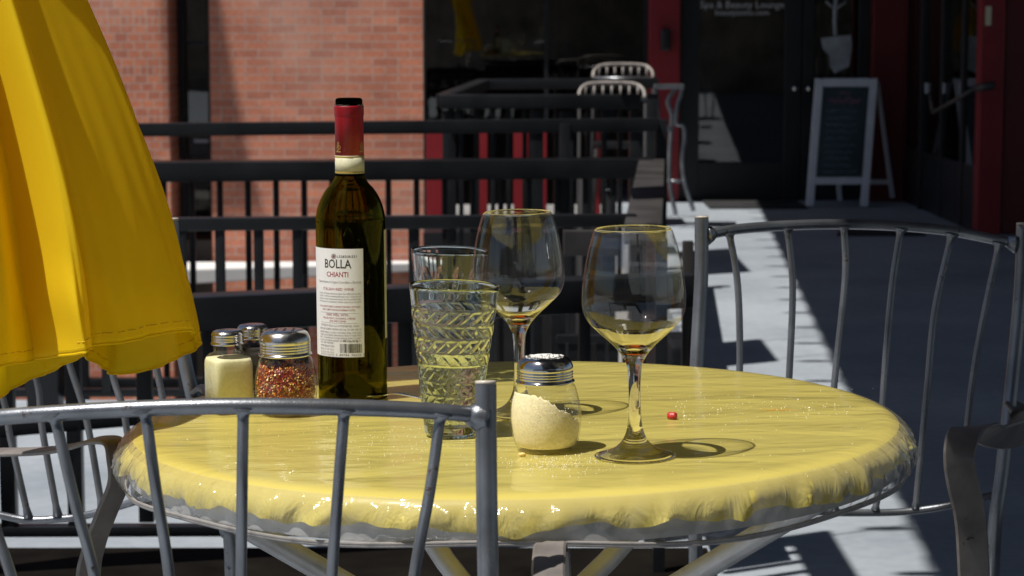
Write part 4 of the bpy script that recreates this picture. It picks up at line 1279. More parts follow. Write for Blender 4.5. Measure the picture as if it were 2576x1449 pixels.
# small serifs and crest
for k_ in (-33, -17): pass
cxp, cyp = -8.0, 632
for i in range(14):
    a = i / 14 * 2 * math.pi; rr_ = 6.5
    for j in range(3):
        x_ = cxp + rr_ * math.cos(a) * (1 - j * .25); y_ = cyp + rr_ * math.sin(a) * (1 - j * .25)
        rect(bm, x_ - .8, x_ + .8, y_ - .8, y_ + .8, 1)
rect(bm, cxp - 2, cxp + 2, cyp - 3, cyp + 3, 2)
pr_ = obj('lettering', bm, [M['ink'], M['inkgrey'], M['inkred']], lab, smooth=False, recalc=False)
# gold crests on the foil
def crest(ang, mat_):
    bm = bmesh.new(); f2 = wrap(36.55 * u + .0001, R(ang))
    def dot(x, y, w_, h_):
        bm.faces.new([bm.verts.new(f2(fw(p), bz(q))) for p, q in ((x - w_, y + h_), (x + w_, y + h_), (x + w_, y - h_), (x - w_, y - h_))])
    cy = 365
    for i in range(26):
        a = i / 26 * 2 * math.pi; rr_ = 6.2 + 1.6 * math.sin(3 * a + 1.5)
        dot(rr_ * math.cos(a), cy + rr_ * 1.15 * math.sin(a), .75, .75)
    for i in range(18):
        a = i / 18 * 2 * math.pi; dot(3.4 * math.cos(a), cy + 4.6 * math.sin(a), .45, .5)
    for x in (-2, -.5, 1.2): dot(x, cy, .35, 2.2)
    for x in range(-8, 9, 3): dot(x, cy + 11, 1.1, 1.3)
    for x, y in ((0, -13), (-2.5, -11), (2.5, -11), (0, -10)): dot(x, cy + y, .9, .9)
    return obj('crest', bm, M['gold'], cap, smooth=False, recalc=False)
cap = [o for o in bpy.data.objects if o.name == 'foil_capsule'][0]
crest(-46, None); crest(62, None)

# ---- shakers
def screw_lid(R_, h, dome, z0):
    """profile of a rolled steel lid"""
    p = [(R_ * 1.03, z0), (R_ * 1.05, z0 + .001), (R_ * 1.03, z0 + .0022), (R_ * .985, z0 + .003)]
    hb = h * (1 - dome)
    n = 3
    for i in range(n):
        zc = z0 + .004 + (hb - .005) * (i + .5) / n
        p += [(R_ * .975, zc - (hb - .005) / n * .4), (R_ * 1.0, zc), (R_ * .975, zc + (hb - .005) / n * .4)]
    p += [(R_ * .985, z0 + hb), (R_ * 1.0, z0 + hb + .001), (R_ * .985, z0 + hb + h * dome * .35), (R_ * .90, z0 + hb + h * dome * .75), (R_ * .74, z0 + h * .985), (R_ * .45, z0 + h), (0, z0 + h)]
    return p
def round_shaker(label, x, y, lidr, lidh, bodyr, h, content, steel, powder_lid=False):
    t, u = place('shaker', label, 'shaker', x, y, 'glass shakers with steel screw lids')
    zb = h - lidh
    br_ = bodyr
    o_ = [(br_ * .74, 0.0), (br_ * .80, .001), (br_ * .84, .004), (br_ * .92, zb * .16), (br_ * .99, zb * .36), (br_, zb * .52), (br_ * .975, zb * .68), (br_ * .90, zb * .84), (br_ * .84, zb * .94), (lidr * .93, zb * 1.0), (lidr * .93, zb + .004)]
    prof = smooth_profile(o_, 5)
    bm = bmesh.new(); lathe(bm, [(0, .0015), (br_ * .6, .001)] + prof, 80)
    obj('glass_jar', bm, M['jar'], t)
    bm = bmesh.new(); lathe(bm, [(0, .0042), (br_ * .70, .0042), (br_ * .78, .0075)], 64); obj('thick_base', bm, M['jar'], t)
    bm = bmesh.new(); lathe(bm, screw_lid(lidr, lidh, .50, zb), 96); lid = obj('lid', bm, steel, t)
    ip = [(max(0, r - .0011), z + .001) for r, z in prof if z > .004]
    def rin(z):
        for i in range(len(ip) - 1):
            if ip[i][1] <= z <= ip[i + 1][1]:
                f_ = (z - ip[i][1]) / max(1e-6, ip[i + 1][1] - ip[i][1]); return ip[i][0] + (ip[i + 1][0] - ip[i][0]) * f_
        return ip[0][0] if z < ip[0][1] else ip[-1][0]
    zt = zb + lidh
    bm = bmesh.new()
    if content == 'cheese':
        for i in range(16):      # slots in the lid, dusted
            a = random.uniform(0, 2 * math.pi); r_ = random.uniform(0, lidr * .5)
            bmesh.ops.create_icosphere(bm, subdivisions=1, radius=.0012, matrix=Matrix.Translation((r_ * math.cos(a), r_ * math.sin(a), zt)) @ Matrix.Diagonal((1, 1, .2, 1)))
        obj('holes', bm, M['holes'], lid)
        bm = bmesh.new()
        for i in range(420):
            a = random.uniform(0, 2 * math.pi); r_ = lidr * .70 * math.sqrt(random.random()) 
            z_ = zt + (0.0002 if r_ < lidr * .5 else -.0006)
            bmesh.ops.create_icosphere(bm, subdivisions=0, radius=random.uniform(.0003, .0008), matrix=Matrix.Translation((r_ * math.cos(a), r_ * math.sin(a), z_)))
        tag(obj('cheese_dust', bm, M['salt'], lid, smooth=False), kind='stuff')
        # sloping grated cheese
        bm = bmesh.new()
        def top_z(xx, yy_):
            return zb * .60 - xx * 0.50 - yy_ * 0.40 + 0.0015 * math.sin(xx * 900) + .001 * math.sin(yy_ * 700)
        nz, sg = 26, 72; grid = []
        for i in range(nz):
            row = []
            for k_ in range(sg):
                a = 2 * math.pi * k_ / sg
                zt_ = min(max(top_z(rin(zb * .5) * math.cos(a), rin(zb * .5) * math.sin(a)), .02), zb * .88)
                z = .005 + (zt_ - .005) * i / (nz - 1); r_ = rin(z) * (1 + random.uniform(-.006, .0))
                row.append(bm.verts.new((r_ * math.cos(a), r_ * math.sin(a), z)))
            grid.append(row)
        for i in range(nz - 1):
            for k_ in range(sg): bm.faces.new((grid[i][k_], grid[i][(k_ + 1) % sg], grid[i + 1][(k_ + 1) % sg], grid[i + 1][k_]))
        bm.faces.new(grid[0][::-1])
        prev = grid[-1]
        for q in (.75, .5, .25):
            ring = []
            for k_ in range(sg):
                v = grid[-1][k_].co; zz = top_z(v.x * q, v.y * q); zz = min(zz, zb * .88)
                ring.append(bm.verts.new((v.x * q, v.y * q, zz + random.uniform(-.001, .001))))
            for k_ in range(sg): bm.faces.new((prev[k_], prev[(k_ + 1) % sg], ring[(k_ + 1) % sg], ring[k_]))
            prev = ring
        bm.faces.new(prev)
        obj('grated_cheese', bm, M['cheese'], t)
        bm = bmesh.new()   # dust clinging to the inside of the glass
        for i in range(260):
            a = random.uniform(math.pi * .9, math.pi * 2.1); z = random.triangular(zb * .45, zb * .9, zb * .62); r_ = rin(z) - .0002
            bmesh.ops.create_icosphere(bm, subdivisions=0, radius=random.uniform(.0002, .0006), matrix=Matrix.Translation((r_ * math.cos(a), r_ * math.sin(a), z)))
        tag(obj('clinging_crumbs', bm, M['salt'], t, smooth=False), kind='stuff')
    else:
        for i in range(3):
            x_ = (i - 1) * lidr * .34
            box(bm, (x_ - .0012, -lidr * .35, zt - .0001), (x_ + .0012, lidr * .35, zt + .0003))
        h_ = obj('slots', bm, M['holes'], lid, smooth=False); 
        bm = bmesh.new(); pr = [(0, .005)] + [(r * .93, z) for r, z in ip if .005 < z < zb * .80] + [(0, zb * .80)]
        lathe(bm, pr, 40); obj('chili_core', bm, M['flake3'], t)
        bm = bmesh.new()
        for i in range(2600):
            a = random.uniform(math.pi * .93, math.pi * 2.07) if i < 2350 else random.uniform(0, 2 * math.pi)
            z = random.uniform(.006, zb * .86); rr_ = rin(z) - random.uniform(.0008, .0030)
            if i >= 2350: rr_ = rin(zb * .8) * math.sqrt(random.random()) * .95; z = zb * (.80 + random.random() * .06)
            c = Vector((rr_ * math.cos(a), rr_ * math.sin(a), z))
            n = (Vector((math.cos(a), math.sin(a), 0)) * 1.3 + Vector((random.gauss(0, .6), random.gauss(0, .6), random.gauss(0, .8)))).normalized()
            u_ = n.orthogonal().normalized(); v_ = n.cross(u_); sz_ = random.uniform(.0007, .0017)
            k0 = random.random() * 6; nn = random.choice((4, 5, 6))
            vs = []
            for q in range(nn):
                th = k0 + q * 2 * math.pi / nn; rr2 = sz_ * random.uniform(.6, 1.1)
                vs.append(bm.verts.new(c + u_ * rr2 * math.cos(th) + v_ * rr2 * math.sin(th) * random.uniform(.6, 1)))
            fc = bm.faces.new(vs); fc.material_index = random.choices((0, 1, 2, 3), (34, 26, 30, 12))[0]
        tag(obj('chili_flakes', bm, [M['flake0'], M['flake1'], M['flake2'], M['flake3']], t, smooth=False, recalc=False), kind='stuff')
    return t
u_ = 2.12 / F
round_shaker('glass shaker of grated cheese with shiny dusted lid between the wine glasses', 1374, 1131, 71.5 * u_, 66 * u_, 90 * u_, (1131 - 892) * u_, 'cheese', M['chrome'])
u_ = 2.30 / F
round_shaker('glass shaker of red chili flakes left of the wine bottle', 722, 1040, 65.5 * u_, 66 * u_, 80 * u_, (1040 - 822) * u_, 'chili', M['steel'])

def square_shaker(label, x, y, half, lidr, lidh, h, content, rz, fill):
    t, u = place('shaker', label, 'shaker', x, y, 'glass shakers with steel screw lids', rz=rz)
    t.rotation_euler = Matrix.Rotation(-TILT, 4, 'Y').to_3x3().to_4x4().__matmul__(Matrix.Rotation(rz, 4, 'Z')).to_euler()
    zb = h - lidh
    def sq(r, a, p=5.0):
        c, s = abs(math.cos(a)), abs(math.sin(a)); return r / (c ** p + s ** p) ** (1 / p)
    def shell(prof, m_, name, inset=0):
        bm = bmesh.new(); rings = []
        for (r, z, p) in prof:
            ring = []
            for k_ in range(96):
                a = 2 * math.pi * k_ / 96; rr_ = sq(r - inset, a, p); ring.append(bm.verts.new((rr_ * math.cos(a), rr_ * math.sin(a), z)))
            rings.append(ring)
        for i in range(len(rings) - 1):
            for k_ in range(96): bm.faces.new((rings[i][k_], rings[i][(k_ + 1) % 96], rings[i + 1][(k_ + 1) % 96], rings[i + 1][k_]))
        bm.faces.new(rings[0][::-1])
        if name != 'glass_jar': bm.faces.new(rings[-1])
        return obj(name, bm, m_, t)
    nk = lidr * .90
    prof = [(half * .90, 0, 5), (half * .97, .0015, 6), (half, .004, 6), (half, zb * .70, 6), (half * .985, zb * .76, 5.5), (half * .93, zb * .815, 4.5), (half * .84, zb * .86, 3), (nk, zb * .89, 2), (nk, zb + .004, 2)]
    shell(prof, M['jar'], 'glass_jar')
    ft = fill * zb
    pc = [(half * .9, .0045, 5), (half, .006, 6)] + [(r, z, p) for r, z, p in prof if .006 < z < ft] + [(half if fill < .72 else half * .95, ft, 5)]
    shell(pc, M[content], 'powder_fill' if content == 'powder' else 'peppercorns', .0006)
    bm = bmesh.new(); lathe(bm, screw_lid(lidr, lidh, .38, zb), 80); lid = obj('lid', bm, M['steel'], t)
    bm = bmesh.new()
    for rr_, n in ((0, 1), (lidr * .25, 6), (lidr * .48, 10)):
        for q in range(n):
            a = q / n * 2 * math.pi
            bmesh.ops.create_uvsphere(bm, u_segments=8, v_segments=5, radius=.0009, matrix=Matrix.Translation((rr_ * math.cos(a), rr_ * math.sin(a), h - .0002)) @ Matrix.Diagonal((1, 1, .25, 1)))
    obj('holes', bm, M['holes'], lid)
u_ = 2.31 / F
square_shaker('square glass shaker of pale yellow powder nearest the umbrella', 578, 1034, 53.5 * u_, 41.5 * u_, 37 * u_, (1034 - 822) * u_, 'powder', R(28), .80)
u_ = 2.46 / F
square_shaker('pepper shaker half hidden behind the powder and chili shakers', 640, 985, 50 * u_, 39 * u_, 36 * u_, (985 - 811) * u_, 'pepper', R(10), .86)

# ---- spoon beside the bottle
p = ontab(925, 1004, .001)
t = empty('spoon', p, (0, -TILT, R(-25))); tag(t, 'small steel spoon lying against the foot of the wine bottle', 'spoon')
bm = bmesh.new()
for i in range(9):
    pass
lathe(bm, [(0, .000), (.006, .0008), (.011, .0028), (.0135, .0055), (.0138, .0058), (.011, .0034), (.006, .0014), (0, .0008)], 40)
for v in bm.verts: v.co.x *= 1.5
o = obj('bowl', bm, M['chrome'], t)
bm = bmesh.new(); strap(bm, [(.019, 0, .0052), (.035, 0, .008), (.07, 0, .004), (.095, 0, .0022)], Vector((0, 1, 0)), .005, .0015); obj('handle', bm, M['chrome'], t)

# ---- crumbs
bm = bmesh.new()
rc = random.Random(11)
def grain(x, y, r):
    p = ontab(x, y, r * .6)
    bmesh.ops.create_icosphere(bm, subdivisions=0, radius=r, matrix=Matrix.Translation(p) @ Matrix.Rotation(rc.random() * 6, 4, 'Z') @ Matrix.Diagonal((1, rc.uniform(.6, 1), rc.uniform(.5, .9), 1)))
for i in range(260): grain(rc.gauss(1400, 70), rc.gauss(1165, 16), rc.uniform(.0003, .0008))
for i in range(210): grain(rc.gauss(1000, 160), rc.gauss(1110, 28), rc.uniform(.0003, .0007))
for i in range(110): grain(rc.uniform(1700, 2150), rc.gauss(1030, 18), rc.uniform(.0003, .0007))
for i in range(230): grain(rc.uniform(420, 2200), rc.uniform(960, 1200), rc.uniform(.0003, .0006))
for x, y in ((2008, 1005), (1806, 1031), (2036, 1026), (730, 1190), (738, 1186), (1722, 1047), (1734, 1055)): grain(x, y, .0013)
tag(obj('crumbs', bm, M['crumb'], smooth=False), 'fine pale cheese crumbs scattered over the yellow tablecloth', 'crumbs', kind='stuff')
p = ontab(1691, 1055, .0)
bm = bmesh.new(); lathe(bm, [(0, -.0048), (.0028, -.0046), (.0036, -.003), (.0037, .003), (.0028, .0046), (0, .0048)], 14, fr=lambda r, z, a: r * (1 + .12 * math.sin(3 * a + z * 900)))
o = obj('food_crumb', bm, M['berry']); o.location = p + Vector((0, 0, .0036)); o.rotation_euler = (R(90), 0, R(65))
tag(o, 'dark red food crumb lying right of the nearer wine glass', 'crumb')
p = ontab(1314, 1148, .0)
bm = bmesh.new(); bmesh.ops.create_icosphere(bm, subdivisions=2, radius=.0026)
for v in bm.verts: v.co *= random.uniform(.75, 1.15)
o = obj('food_crumb', bm, M['flake2']); o.location = p + Vector((0, 0, .0018)); o.scale = (1.3, .9, .75)
tag(o, 'small orange crumb at the foot of the cheese shaker', 'crumb')
bm = bmesh.new()
pts2 = []
for i in range(26):
    x = 1905 + i * 4.2; pts2.append((ontab(x, 1031 + 1.4 * math.sin(i) + rc.uniform(-.6, .6), .0005), rc.uniform(.0006, .0022) * math.sin(math.pi * (i + .5) / 26)))
pv = None
for p, hw in pts2:
    a = bm.verts.new(p + Vector((0, hw, 0))); b = bm.verts.new(p - Vector((0, hw, 0)))
    if pv: bm.faces.new((pv[0], pv[1], b, a))
    pv = (a, b)
for v in bm.verts: pass
tag(obj('sauce_smear', bm, M['sauce'], smooth=False), 'thin orange sauce smear on the right side of the tablecloth', 'smear')

# ================================================================== UMBRELLA
um = empty('patio_umbrella', (-0.62, 2.42, 0)); tag(um, 'closed yellow canvas umbrella hanging in folds at the left edge', 'umbrella')
hem = [  # (x,y,d) hem of the folds, front to back
    (-300, 960, 2.30), (-230, 950, 2.22), (-150, 945, 2.17), (-80, 938, 2.155), (-20, 926, 2.16), (30, 916, 2.185), (56, 911, 2.245), (80, 907, 2.262), (130, 900, 2.232), (190, 889, 2.192), (218, 885, 2.185), (227, 878, 2.20), (224, 873, 2.235), (232, 870, 2.245),
    (262, 866, 2.256), (320, 858, 2.282), (380, 846, 2.312), (440, 834, 2.346), (476, 832, 2.368), (493, 842, 2.384), (497, 858, 2.396), (486, 880, 2.405),
    (455, 900, 2.39), (400, 920, 2.42), (340, 936, 2.44), (290, 940, 2.45), (262, 932, 2.44), (240, 912, 2.42), (214, 893, 2.38), (206, 893, 2.40), (176, 912, 2.44), (130, 935, 2.46), (80, 950, 2.465), (40, 975, 2.46), (0, 1002, 2.45), (-60, 1040, 2.43), (-160, 1060, 2.40), (-270, 1020, 2.36)]
# matching points high up (y = -60), just above the picture
hi = [(-320, 2.30), (-280, 2.26), (-230, 2.235), (-190, 2.225), (-150, 2.225), (-120, 2.235), (-105, 2.262), (-92, 2.27), (-55, 2.262), (-12, 2.245), (8, 2.24), (18, 2.25), (18, 2.27), (22, 2.275),
      (50, 2.292), (90, 2.312), (130, 2.334), (165, 2.354), (182, 2.366), (190, 2.376), (193, 2.384), (188, 2.390),
      (170, 2.38), (140, 2.395), (100, 2.40), (60, 2.40), (30, 2.40), (10, 2.395), (-5, 2.39), (-20, 2.39), (-50, 2.40), (-80, 2.41), (-110, 2.41), (-140, 2.41), (-170, 2.40), (-210, 2.39), (-260, 2.37), (-290, 2.34)]
def cc(pts, n):
    m = len(pts); out = []
    for i in range(m):
        a, b, c, d = pts[(i - 1) % m], pts[i], pts[(i + 1) % m], pts[(i + 2) % m]
        for k_ in range(n):
            t = k_ / n
            out.append(0.5 * ((2 * b) + (c - a) * t + (2 * a - 5 * b + 4 * c - d) * t * t + (3 * b - a - 3 * c + d) * t ** 3))
    return out
H3 = cc([pt(x, y, d) for x, y, d in hem], 6)
T3 = cc([pt(x, -60, d) for x, d in hi], 6)
ctr = Vector((-0.62, 2.40, 0))
rows = 70
bm = bmesh.new(); uvl = bm.loops.layers.uv.new('UVMap')
grid = []
for i in range(rows + 1):
    s = i / rows            # 0 hem .. 1 top of view, then on up to the tip
    ring = []
    for j, (a, b) in enumerate(zip(H3, T3)):
        # silhouette bows: near the hem the cloth is fuller
        e = s
        bow = (1 - s) ** 2.2
        p = a.lerp(b, e)
        out = Vector((p.x - ctr.x, p.y - ctr.y, 0))
        k_ = 0.045 * math.sin(math.pi * min(1, s * 1.0)) * (1 if True else 0)
        p = p + Vector((0.030 * math.sin(math.pi * s) * (0.4 + .6 * max(0, out.x) / .3), 0, 0)) * 0.55
        rip = 0.0035 * math.sin(j * .37 + s * 9) * (1 - s) + 0.0016 * math.sin(j * 1.1 + 5 * s) * (1 - s)
        p += out.normalized() * rip
        # diagonal drape creases
        p.y += 0.004 * math.sin(j * .16 + s * 16) * math.exp(-((s - .12) / .12) ** 2)
        ring.append(bm.verts.new(p))
    grid.append(ring)
row_co = [v.co.copy() for v in grid[2]]
# up to the tip, with an unseen bulge added to widen the table shadow
topc = Vector((0, 0, 0))
for v in grid[rows]: topc += v.co
topc /= len(grid[rows])
base_ring = [v.co.copy() for v in grid[rows]]
for zc, xc, sc in ((1.30, -.57, 1.1), (1.45, -.56, 1.35), (1.62, -.55, 1.65), (1.80, -.55, 1.8), (2.0, -.55, 1.75), (2.2, -.56, 1.4), (2.4, -.58, 1.0), (2.65, -.60, .5), (2.85, -.62, .08)):
    grid.append([bm.verts.new(Vector((xc, 2.33 + min(.14, (zc - 1.19) * .5), zc)) + Vector(((p.x - topc.x) * sc, (p.y - topc.y) * sc, 0))) for p in base_ring])
nn_ = len(H3)
for i in range(len(grid) - 1):
    for j in range(nn_):
        j2 = (j + 1) % nn_
        fc = bm.faces.new((grid[i][j], grid[i][j2], grid[i + 1][j2], grid[i + 1][j]))
        for lp, (jj, ii) in zip(fc.loops, ((j, i), (j + 1, i), (j + 1, i + 1), (j, i + 1))):
            lp[uvl].uv = (jj * 0.0068, ii * 0.0063)
o = obj('canopy', bm, M['canvas'], um, world=True, recalc=False)
md = o.modifiers.new('thick', 'SOLIDIFY'); md.thickness = 0.0009; md.offset = 0
# hem roll
bm = bmesh.new()
ringp = [grid_p for grid_p in [Vector(p) for p in H3]]
hem_pts = []
for j, a in enumerate(H3):
    out = Vector((a.x - ctr.x, a.y - ctr.y, 0)); rip = 0.0035 * math.sin(j * .37) + 0.0016 * math.sin(j * 1.1)
    q = a + out.normalized() * rip; q.y += 0.004 * math.sin(j * .16) * math.exp(-1)
    hem_pts.append(q)
tube(bm, hem_pts + [hem_pts[0]], 0.0013, 6)
obj('hem', bm, M['canvas'], um, world=True)
bm = bmesh.new()
for j in range(0, nn_ - 1):
    if j % 3 == 2: continue
    pq = []
    for jj in (j, j + 1):
        c0, dx_, dy_ = row_co[jj], row_co[jj] - row_co[(jj + 1) % nn_], None
        n_ = Vector((c0.x - ctr.x, c0.y - ctr.y, 0)).normalized(); tt = (row_co[(jj + 1) % nn_] - row_co[jj - 1]); nn2 = Vector((tt.y, -tt.x, 0)).normalized()
        if nn2.dot(n_) < 0: nn2 = -nn2
        pq.append(c0 + nn2 * .0007)
    tube(bm, pq, 0.0005, 5)
obj('stitching', bm, M['thread'], um, world=True)
bm = bmesh.new(); tube(bm, [(-0.62, 2.36, 0.02), (-0.62, 2.35, 1.4), (-0.62, 2.34, 2.98)], 0.019, 16); obj('pole', bm, M['frame'], um, world=True)
bm = bmesh.new(); lathe(bm, [(0, 0.0), (.22, 0.0), (.22, .02), (.2, .04), (.04, .05), (.03, .12), (0, .12)], 40)
o = obj('base', bm, M['frame'], um, smooth='auto'); o.location = (0, 0, 0)

# ================================================================== CHAIRS
def chair(label, posts, archp, spind, ringp, arms, legs, seat, tubr, sr=0.0044, cap=True):
    c = seat
    t = empty('bistro_chair', (c[0], c[1], 0)); tag(t, label, 'chair', 'silver metal bistro chairs around the yellow table')
    for pl in posts:
        bm = bmesh.new(); tube(bm, pl, tubr, 20, smooth_n=6)
        ps = obj('post', bm, M['silver'], t, world=True, smooth='auto')
        bm = bmesh.new(); a = Vector(pl[0]); dn = (Vector(pl[1]) - a).normalized()
        tube(bm, [a - dn * .0030, a - dn * .0026, a - dn * .0002], [tubr * .80, tubr * .98, tubr * 1.0], 20); q = obj('end_cap', bm, M['cap'], ps)
        q.data.transform(Matrix.Translation(-Vector(t.location)))
    bm = bmesh.new(); tube(bm, archp, 0.0067 * tubr / .0088, 16, smooth_n=8); obj('top_rail', bm, M['silver'], t, world=True)
    for e in (archp[0], archp[-1]):
        bm = bmesh.new(); e = Vector(e); nb = Vector(archp[1] if e == Vector(archp[0]) else archp[-2]); dv = (nb - e).normalized()
        tube(bm, [e, e + dv * .004, e + dv * .008, e + dv * .013], [.0135, .0118, .0100, .0070], 14)
        obj('weld', bm, M['silver'], t, world=True)
    for sp in spind:
        bm = bmesh.new(); P = catmull([Vector(p) for p in sp], 8)
        rads = [sr] * len(P)
        rads[0] = sr * 2.1; rads[1] = sr * 1.15 if len(P) > 8 else sr
        P2 = [P[0], P[0].lerp(P[1], .12), P[0].lerp(P[1], .28), P[0].lerp(P[1], .55)] + P[1:]
        r2 = [sr * 2.3, sr * 1.95, sr * 1.5, sr * 1.12] + [sr] * (len(P) - 1)
        if ringp: r2[-1] = sr * 1.5
        tube(bm, P2, r2, 12); obj('spindle', bm, M['silver'], t, world=True)
    if ringp:
        bm = bmesh.new(); tube(bm, ringp, 0.0048, 12, smooth_n=8); obj('lower_rail', bm, M['silver'], t, world=True)
    for pth, wdirs, wid in arms:
        bm = bmesh.new(); strap(bm, pth, wdirs, wid, .0052); obj('armrest', bm, M['strap'], t, world=True, smooth='auto')
    for lg in legs:
        bm = bmesh.new(); tube(bm, lg, tubr, 16, smooth_n=6); obj('leg', bm, M['silver'], t, world=True)
    bm = bmesh.new(); lathe(bm, [(0, 0), (.19, -.004), (.20, .0), (.205, .008), (.20, .016), (0, .010)], 48)
    o = obj('seat', bm, M['silver'], t); o.location = (0, 0, .35)
    return t

# front chair (back turned to the viewer)
DF = 1.70
def fd(x):            # slightly bowed back: middle closer to the viewer
    s = (x - 531) / 690
    return DF - 0.05 * (1 - s * s) + 0.0 * s
def f_(x, y, dd=0): return pt(x, y, fd(x) + dd)
arch = [(1215, 1040), (1168, 1031), (1050, 1022), (900, 1016), (740, 1012.5), (600, 1011.5), (450, 1014), (300, 1020), (130, 1030), (0, 1040), (-80, 1052), (-150, 1064)]
A3 = [f_(x, y + 10) for x, y in arch]
sp = []
tops = [(1108, 1044), (866, 1034), (612, 1030), (366, 1036), (138, 1046), (-75, 1070)]
bots = [(1035, 1500), (832, 1500), (606, 1500), (430, 1500), (245, 1500), (50, 1540)]
mids = [(1082, 1230), (852, 1215), (609, 1230), (388, 1200), (185, 1250), (-20, 1300)]
for a, m_, b in zip(tops, mids, bots):
    far_ = 1.72
    sp.append([f_(*a), f_(m_[0], m_[1], -.01), pt(b[0], b[1], 1.66), pt(b[0] * .93 + 40, 1900, 1.70)])
rpost = [pt(1222, 967, 1.70), pt(1224, 1200, 1.69), pt(1228, 1449, 1.675), pt(1238, 1900, 1.68), pt(1225, 2600, 1.74), pt(1240, 3880, 1.66)]
lpost = [pt(-162, 985, 1.70), pt(-160, 1200, 1.69), pt(-150, 1449, 1.675), pt(-130, 1900, 1.68), pt(-120, 2600, 1.74), pt(-140, 3880, 1.66)]
ring = [pt(1234, 1860, 1.68), pt(900, 1900, 1.64), pt(550, 1910, 1.63), pt(200, 1905, 1.64), pt(-130, 1870, 1.68)]
arm = [([pt(1235, 1640, 1.69), pt(1300, 1600, 1.66), pt(1372, 1510, 1.67), pt(1379, 1430, 1.72), pt(1383, 1374, 1.775), pt(1388, 1384, 1.797), pt(1396, 1430, 1.80), pt(1400, 1700, 1.88)], [Vector((1, .3, 0)), Vector((1, .12, 0.02)), Vector((1, .1, .05)), Vector((1, .1, .02))], .0262),
       ([pt(-150, 1640, 1.69), pt(-230, 1600, 1.66), pt(-300, 1480, 1.70), pt(-310, 1400, 1.76), pt(-312, 1430, 1.79), pt(-310, 1700, 1.88)], [Vector((1, 0, 0))], .028)]
cx_ = pt(535, 1900, 1.9)
chair('silver chair in front with its curved back toward the viewer', [rpost, lpost], A3, sp, ring, arm,
      [[Vector((cx_.x + .2, 2.05, .43)), Vector((cx_.x + .22, 2.08, .2)), Vector((cx_.x + .23, 2.1, 0))], [Vector((cx_.x - .2, 2.05, .43)), Vector((cx_.x - .22, 2.08, .2)), Vector((cx_.x - .23, 2.1, 0))]],
      (cx_.x, 1.87), .0082, .0043)

# right chair
def rd(x, base=2.86):
    s = (x - 2165) / 400
    return base + 0.05 * (1 - s * s) + (x - 2165) / 400 * .03
def r_(x, y, dd=0): return pt(x, y, rd(x) + dd)
arch = [(1775, 584), (1800, 578), (1860, 568), (1985, 559), (2123, 556), (2265, 561), (2390, 573), (2500, 594), (2560, 606)]
A3 = [r_(x, y + 8) for x, y in arch]
sp = []
for pth in ([(1835, 587), (1856, 720), (1861, 915), (1852, 1150), (1900, 1262)], [(1981, 575), (1994, 720), (1986, 935), (1975, 1150), (2000, 1278)], [(2123, 572), (2126, 700), (2099, 965), (2088, 1150), (2100, 1285)],
            [(2266, 577), (2242, 740), (2221, 1005), (2216, 1180), (2202, 1285)], [(2394, 590), (2352, 780), (2334, 960), (2318, 1130), (2303, 1281)], [(2514, 612), (2470, 820), (2446, 960), (2426, 1130), (2402, 1266)]):
    sp.append([r_(x, y, -.06 * max(0, (y - 560) / 720)) for x, y in pth])
lp_ = [pt(1765, 550, 2.83), pt(1764, 700, 2.82), pt(1753, 915, 2.79), pt(1742, 1200, 2.76), pt(1750, 1449, 2.76), pt(1740, 2300, 2.84)]
rp_ = [pt(2574, 566, 2.89), pt(2568, 720, 2.88), pt(2548, 940, 2.86), pt(2522, 1180, 2.83), pt(2497, 1449, 2.82), pt(2480, 2350, 2.90)]
ring = [r_(1790, 1215, -.05), r_(1900, 1264, -.06), r_(2060, 1287, -.06), r_(2200, 1290, -.06), r_(2300, 1285, -.06), r_(2400, 1269, -.06), r_(2527, 1238, -.04)]
arm = [([pt(2535, 1010, 2.85), pt(2570, 1040, 2.84), pt(2590, 1070, 2.80), pt(2560, 1092, 2.72), pt(2500, 1096, 2.62), pt(2470, 1078, 2.52), pt(2430, 1086, 2.45), pt(2412, 1140, 2.42), pt(2418, 1200, 2.42), pt(2440, 1300, 2.43), pt(2450, 1449, 2.44), pt(2460, 1700, 2.46)],
        [Vector((0, 1, .3)), Vector((.2, .8, .9)), Vector((.7, .7, .3)), Vector((1, .35, 0)), Vector((1, .3, 0)), Vector((1, .2, 0)), Vector((1, .1, 0))], .036)]
chair('silver chair on the right facing the table with a strap armrest', [lp_, rp_], A3, sp, ring, arm, [[pt(2450, 1700, 2.46), pt(2450, 2800, 2.5)], [pt(1850, 1900, 2.5), pt(1850, 2700, 2.5)]],
      (pt(2150, 1500, 2.7).x, 2.68), .0088)

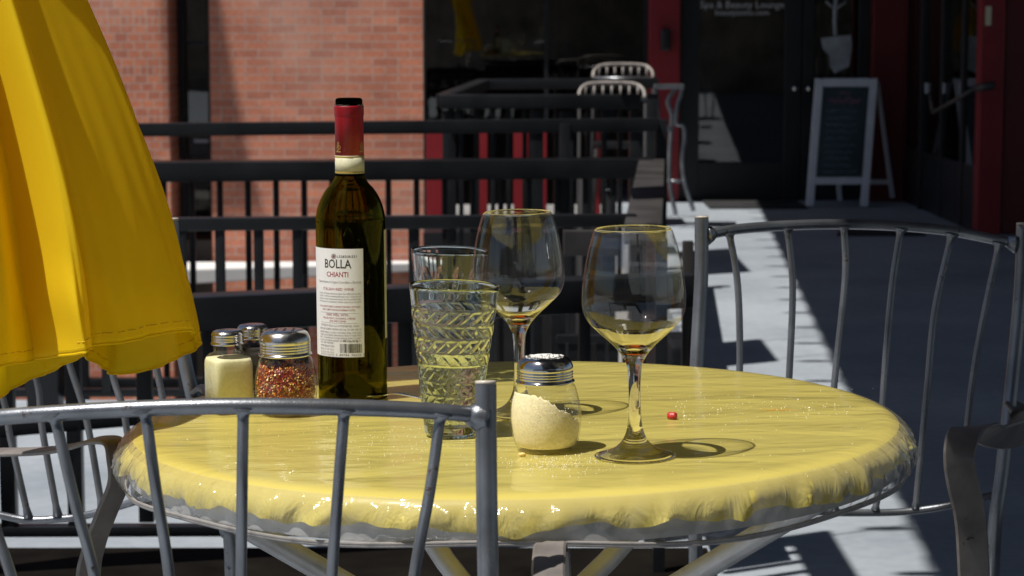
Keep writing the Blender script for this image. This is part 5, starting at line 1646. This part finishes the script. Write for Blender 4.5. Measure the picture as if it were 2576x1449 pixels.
# left chair
def l_(x, y, dd=0):
    s = (x + 10) / 440
    return pt(x, y, 2.80 + .06 * (1 - s * s) + dd)
arch = [(424, 592), (380, 576), (260, 560), (120, 556), (-20, 560), (-160, 572), (-300, 590), (-420, 606)]
A3 = [l_(x, y + 8) for x, y in arch]
sp = []
for pth in ([(340, 580), (372, 760), (394, 924), (410, 1010), (432, 1215)], [(215, 568), (250, 760), (284, 943), (314, 1049), (342, 1262)], [(80, 565), (130, 760), (175, 916), (218, 1057), (258, 1286)],
            [(-40, 567), (20, 760), (92, 955), (106, 1077), (146, 1300)], [(-160, 580), (-60, 800), (10, 1010), (26, 1100), (72, 1304)], [(-290, 600), (-190, 800), (-110, 1010), (-70, 1100), (-10, 1300)]):
    sp.append([l_(x, y, -.05 * max(0, (y - 560) / 720)) for x, y in pth])
rp_ = [pt(432, 555, 2.74), pt(437, 660, 2.74), pt(455, 850, 2.73), pt(486, 1000, 2.71), pt(530, 1180, 2.68), pt(568, 1330, 2.66), pt(584, 1449, 2.66), pt(600, 2400, 2.7)]
lp_ = [pt(-430, 580, 2.82), pt(-410, 800, 2.80), pt(-380, 1000, 2.79), pt(-330, 1300, 2.77), pt(-300, 1500, 2.77), pt(-300, 2400, 2.8)]
ring = [pt(530, 1190, 2.69), l_(440, 1228, -.05), l_(365, 1254, -.05), l_(220, 1296, -.05), l_(137, 1306, -.05), l_(67, 1308, -.05), l_(0, 1296, -.05), l_(-80, 1280, -.05), l_(-300, 1230, -.05)]
arm = [([pt(-330, 1120, 2.78), pt(-120, 1138, 2.62), pt(0, 1138, 2.52), pt(110, 1134, 2.46), (pt(180, 1124, 2.42)), pt(240, 1108, 2.38), pt(284, 1112, 2.345), pt(296, 1150, 2.335), pt(300, 1210, 2.335), pt(268, 1290, 2.34), pt(235, 1380, 2.35), pt(220, 1480, 2.36), pt(215, 1800, 2.38)],
        [Vector((.25, 1, 0)), Vector((.3, 1, 0)), Vector((.35, 1, 0)), Vector((.6, 1, 0)), Vector((.9, .9, .15)), Vector((1, .9, .2)), Vector((1, .8, .1))], .030),
       ([pt(486, 985, 2.71), pt(505, 975, 2.66), pt(520, 985, 2.60)], [Vector((0, 1, 0))], .012)]
chair('silver chair on the left partly hidden behind the umbrella folds', [rp_, lp_], A3, sp, ring, arm, [[pt(215, 1800, 2.38), pt(215, 2900, 2.4)]],
      (pt(50, 1500, 2.6).x, 2.6), .0088)

# back chair leg strap glimpsed under the table
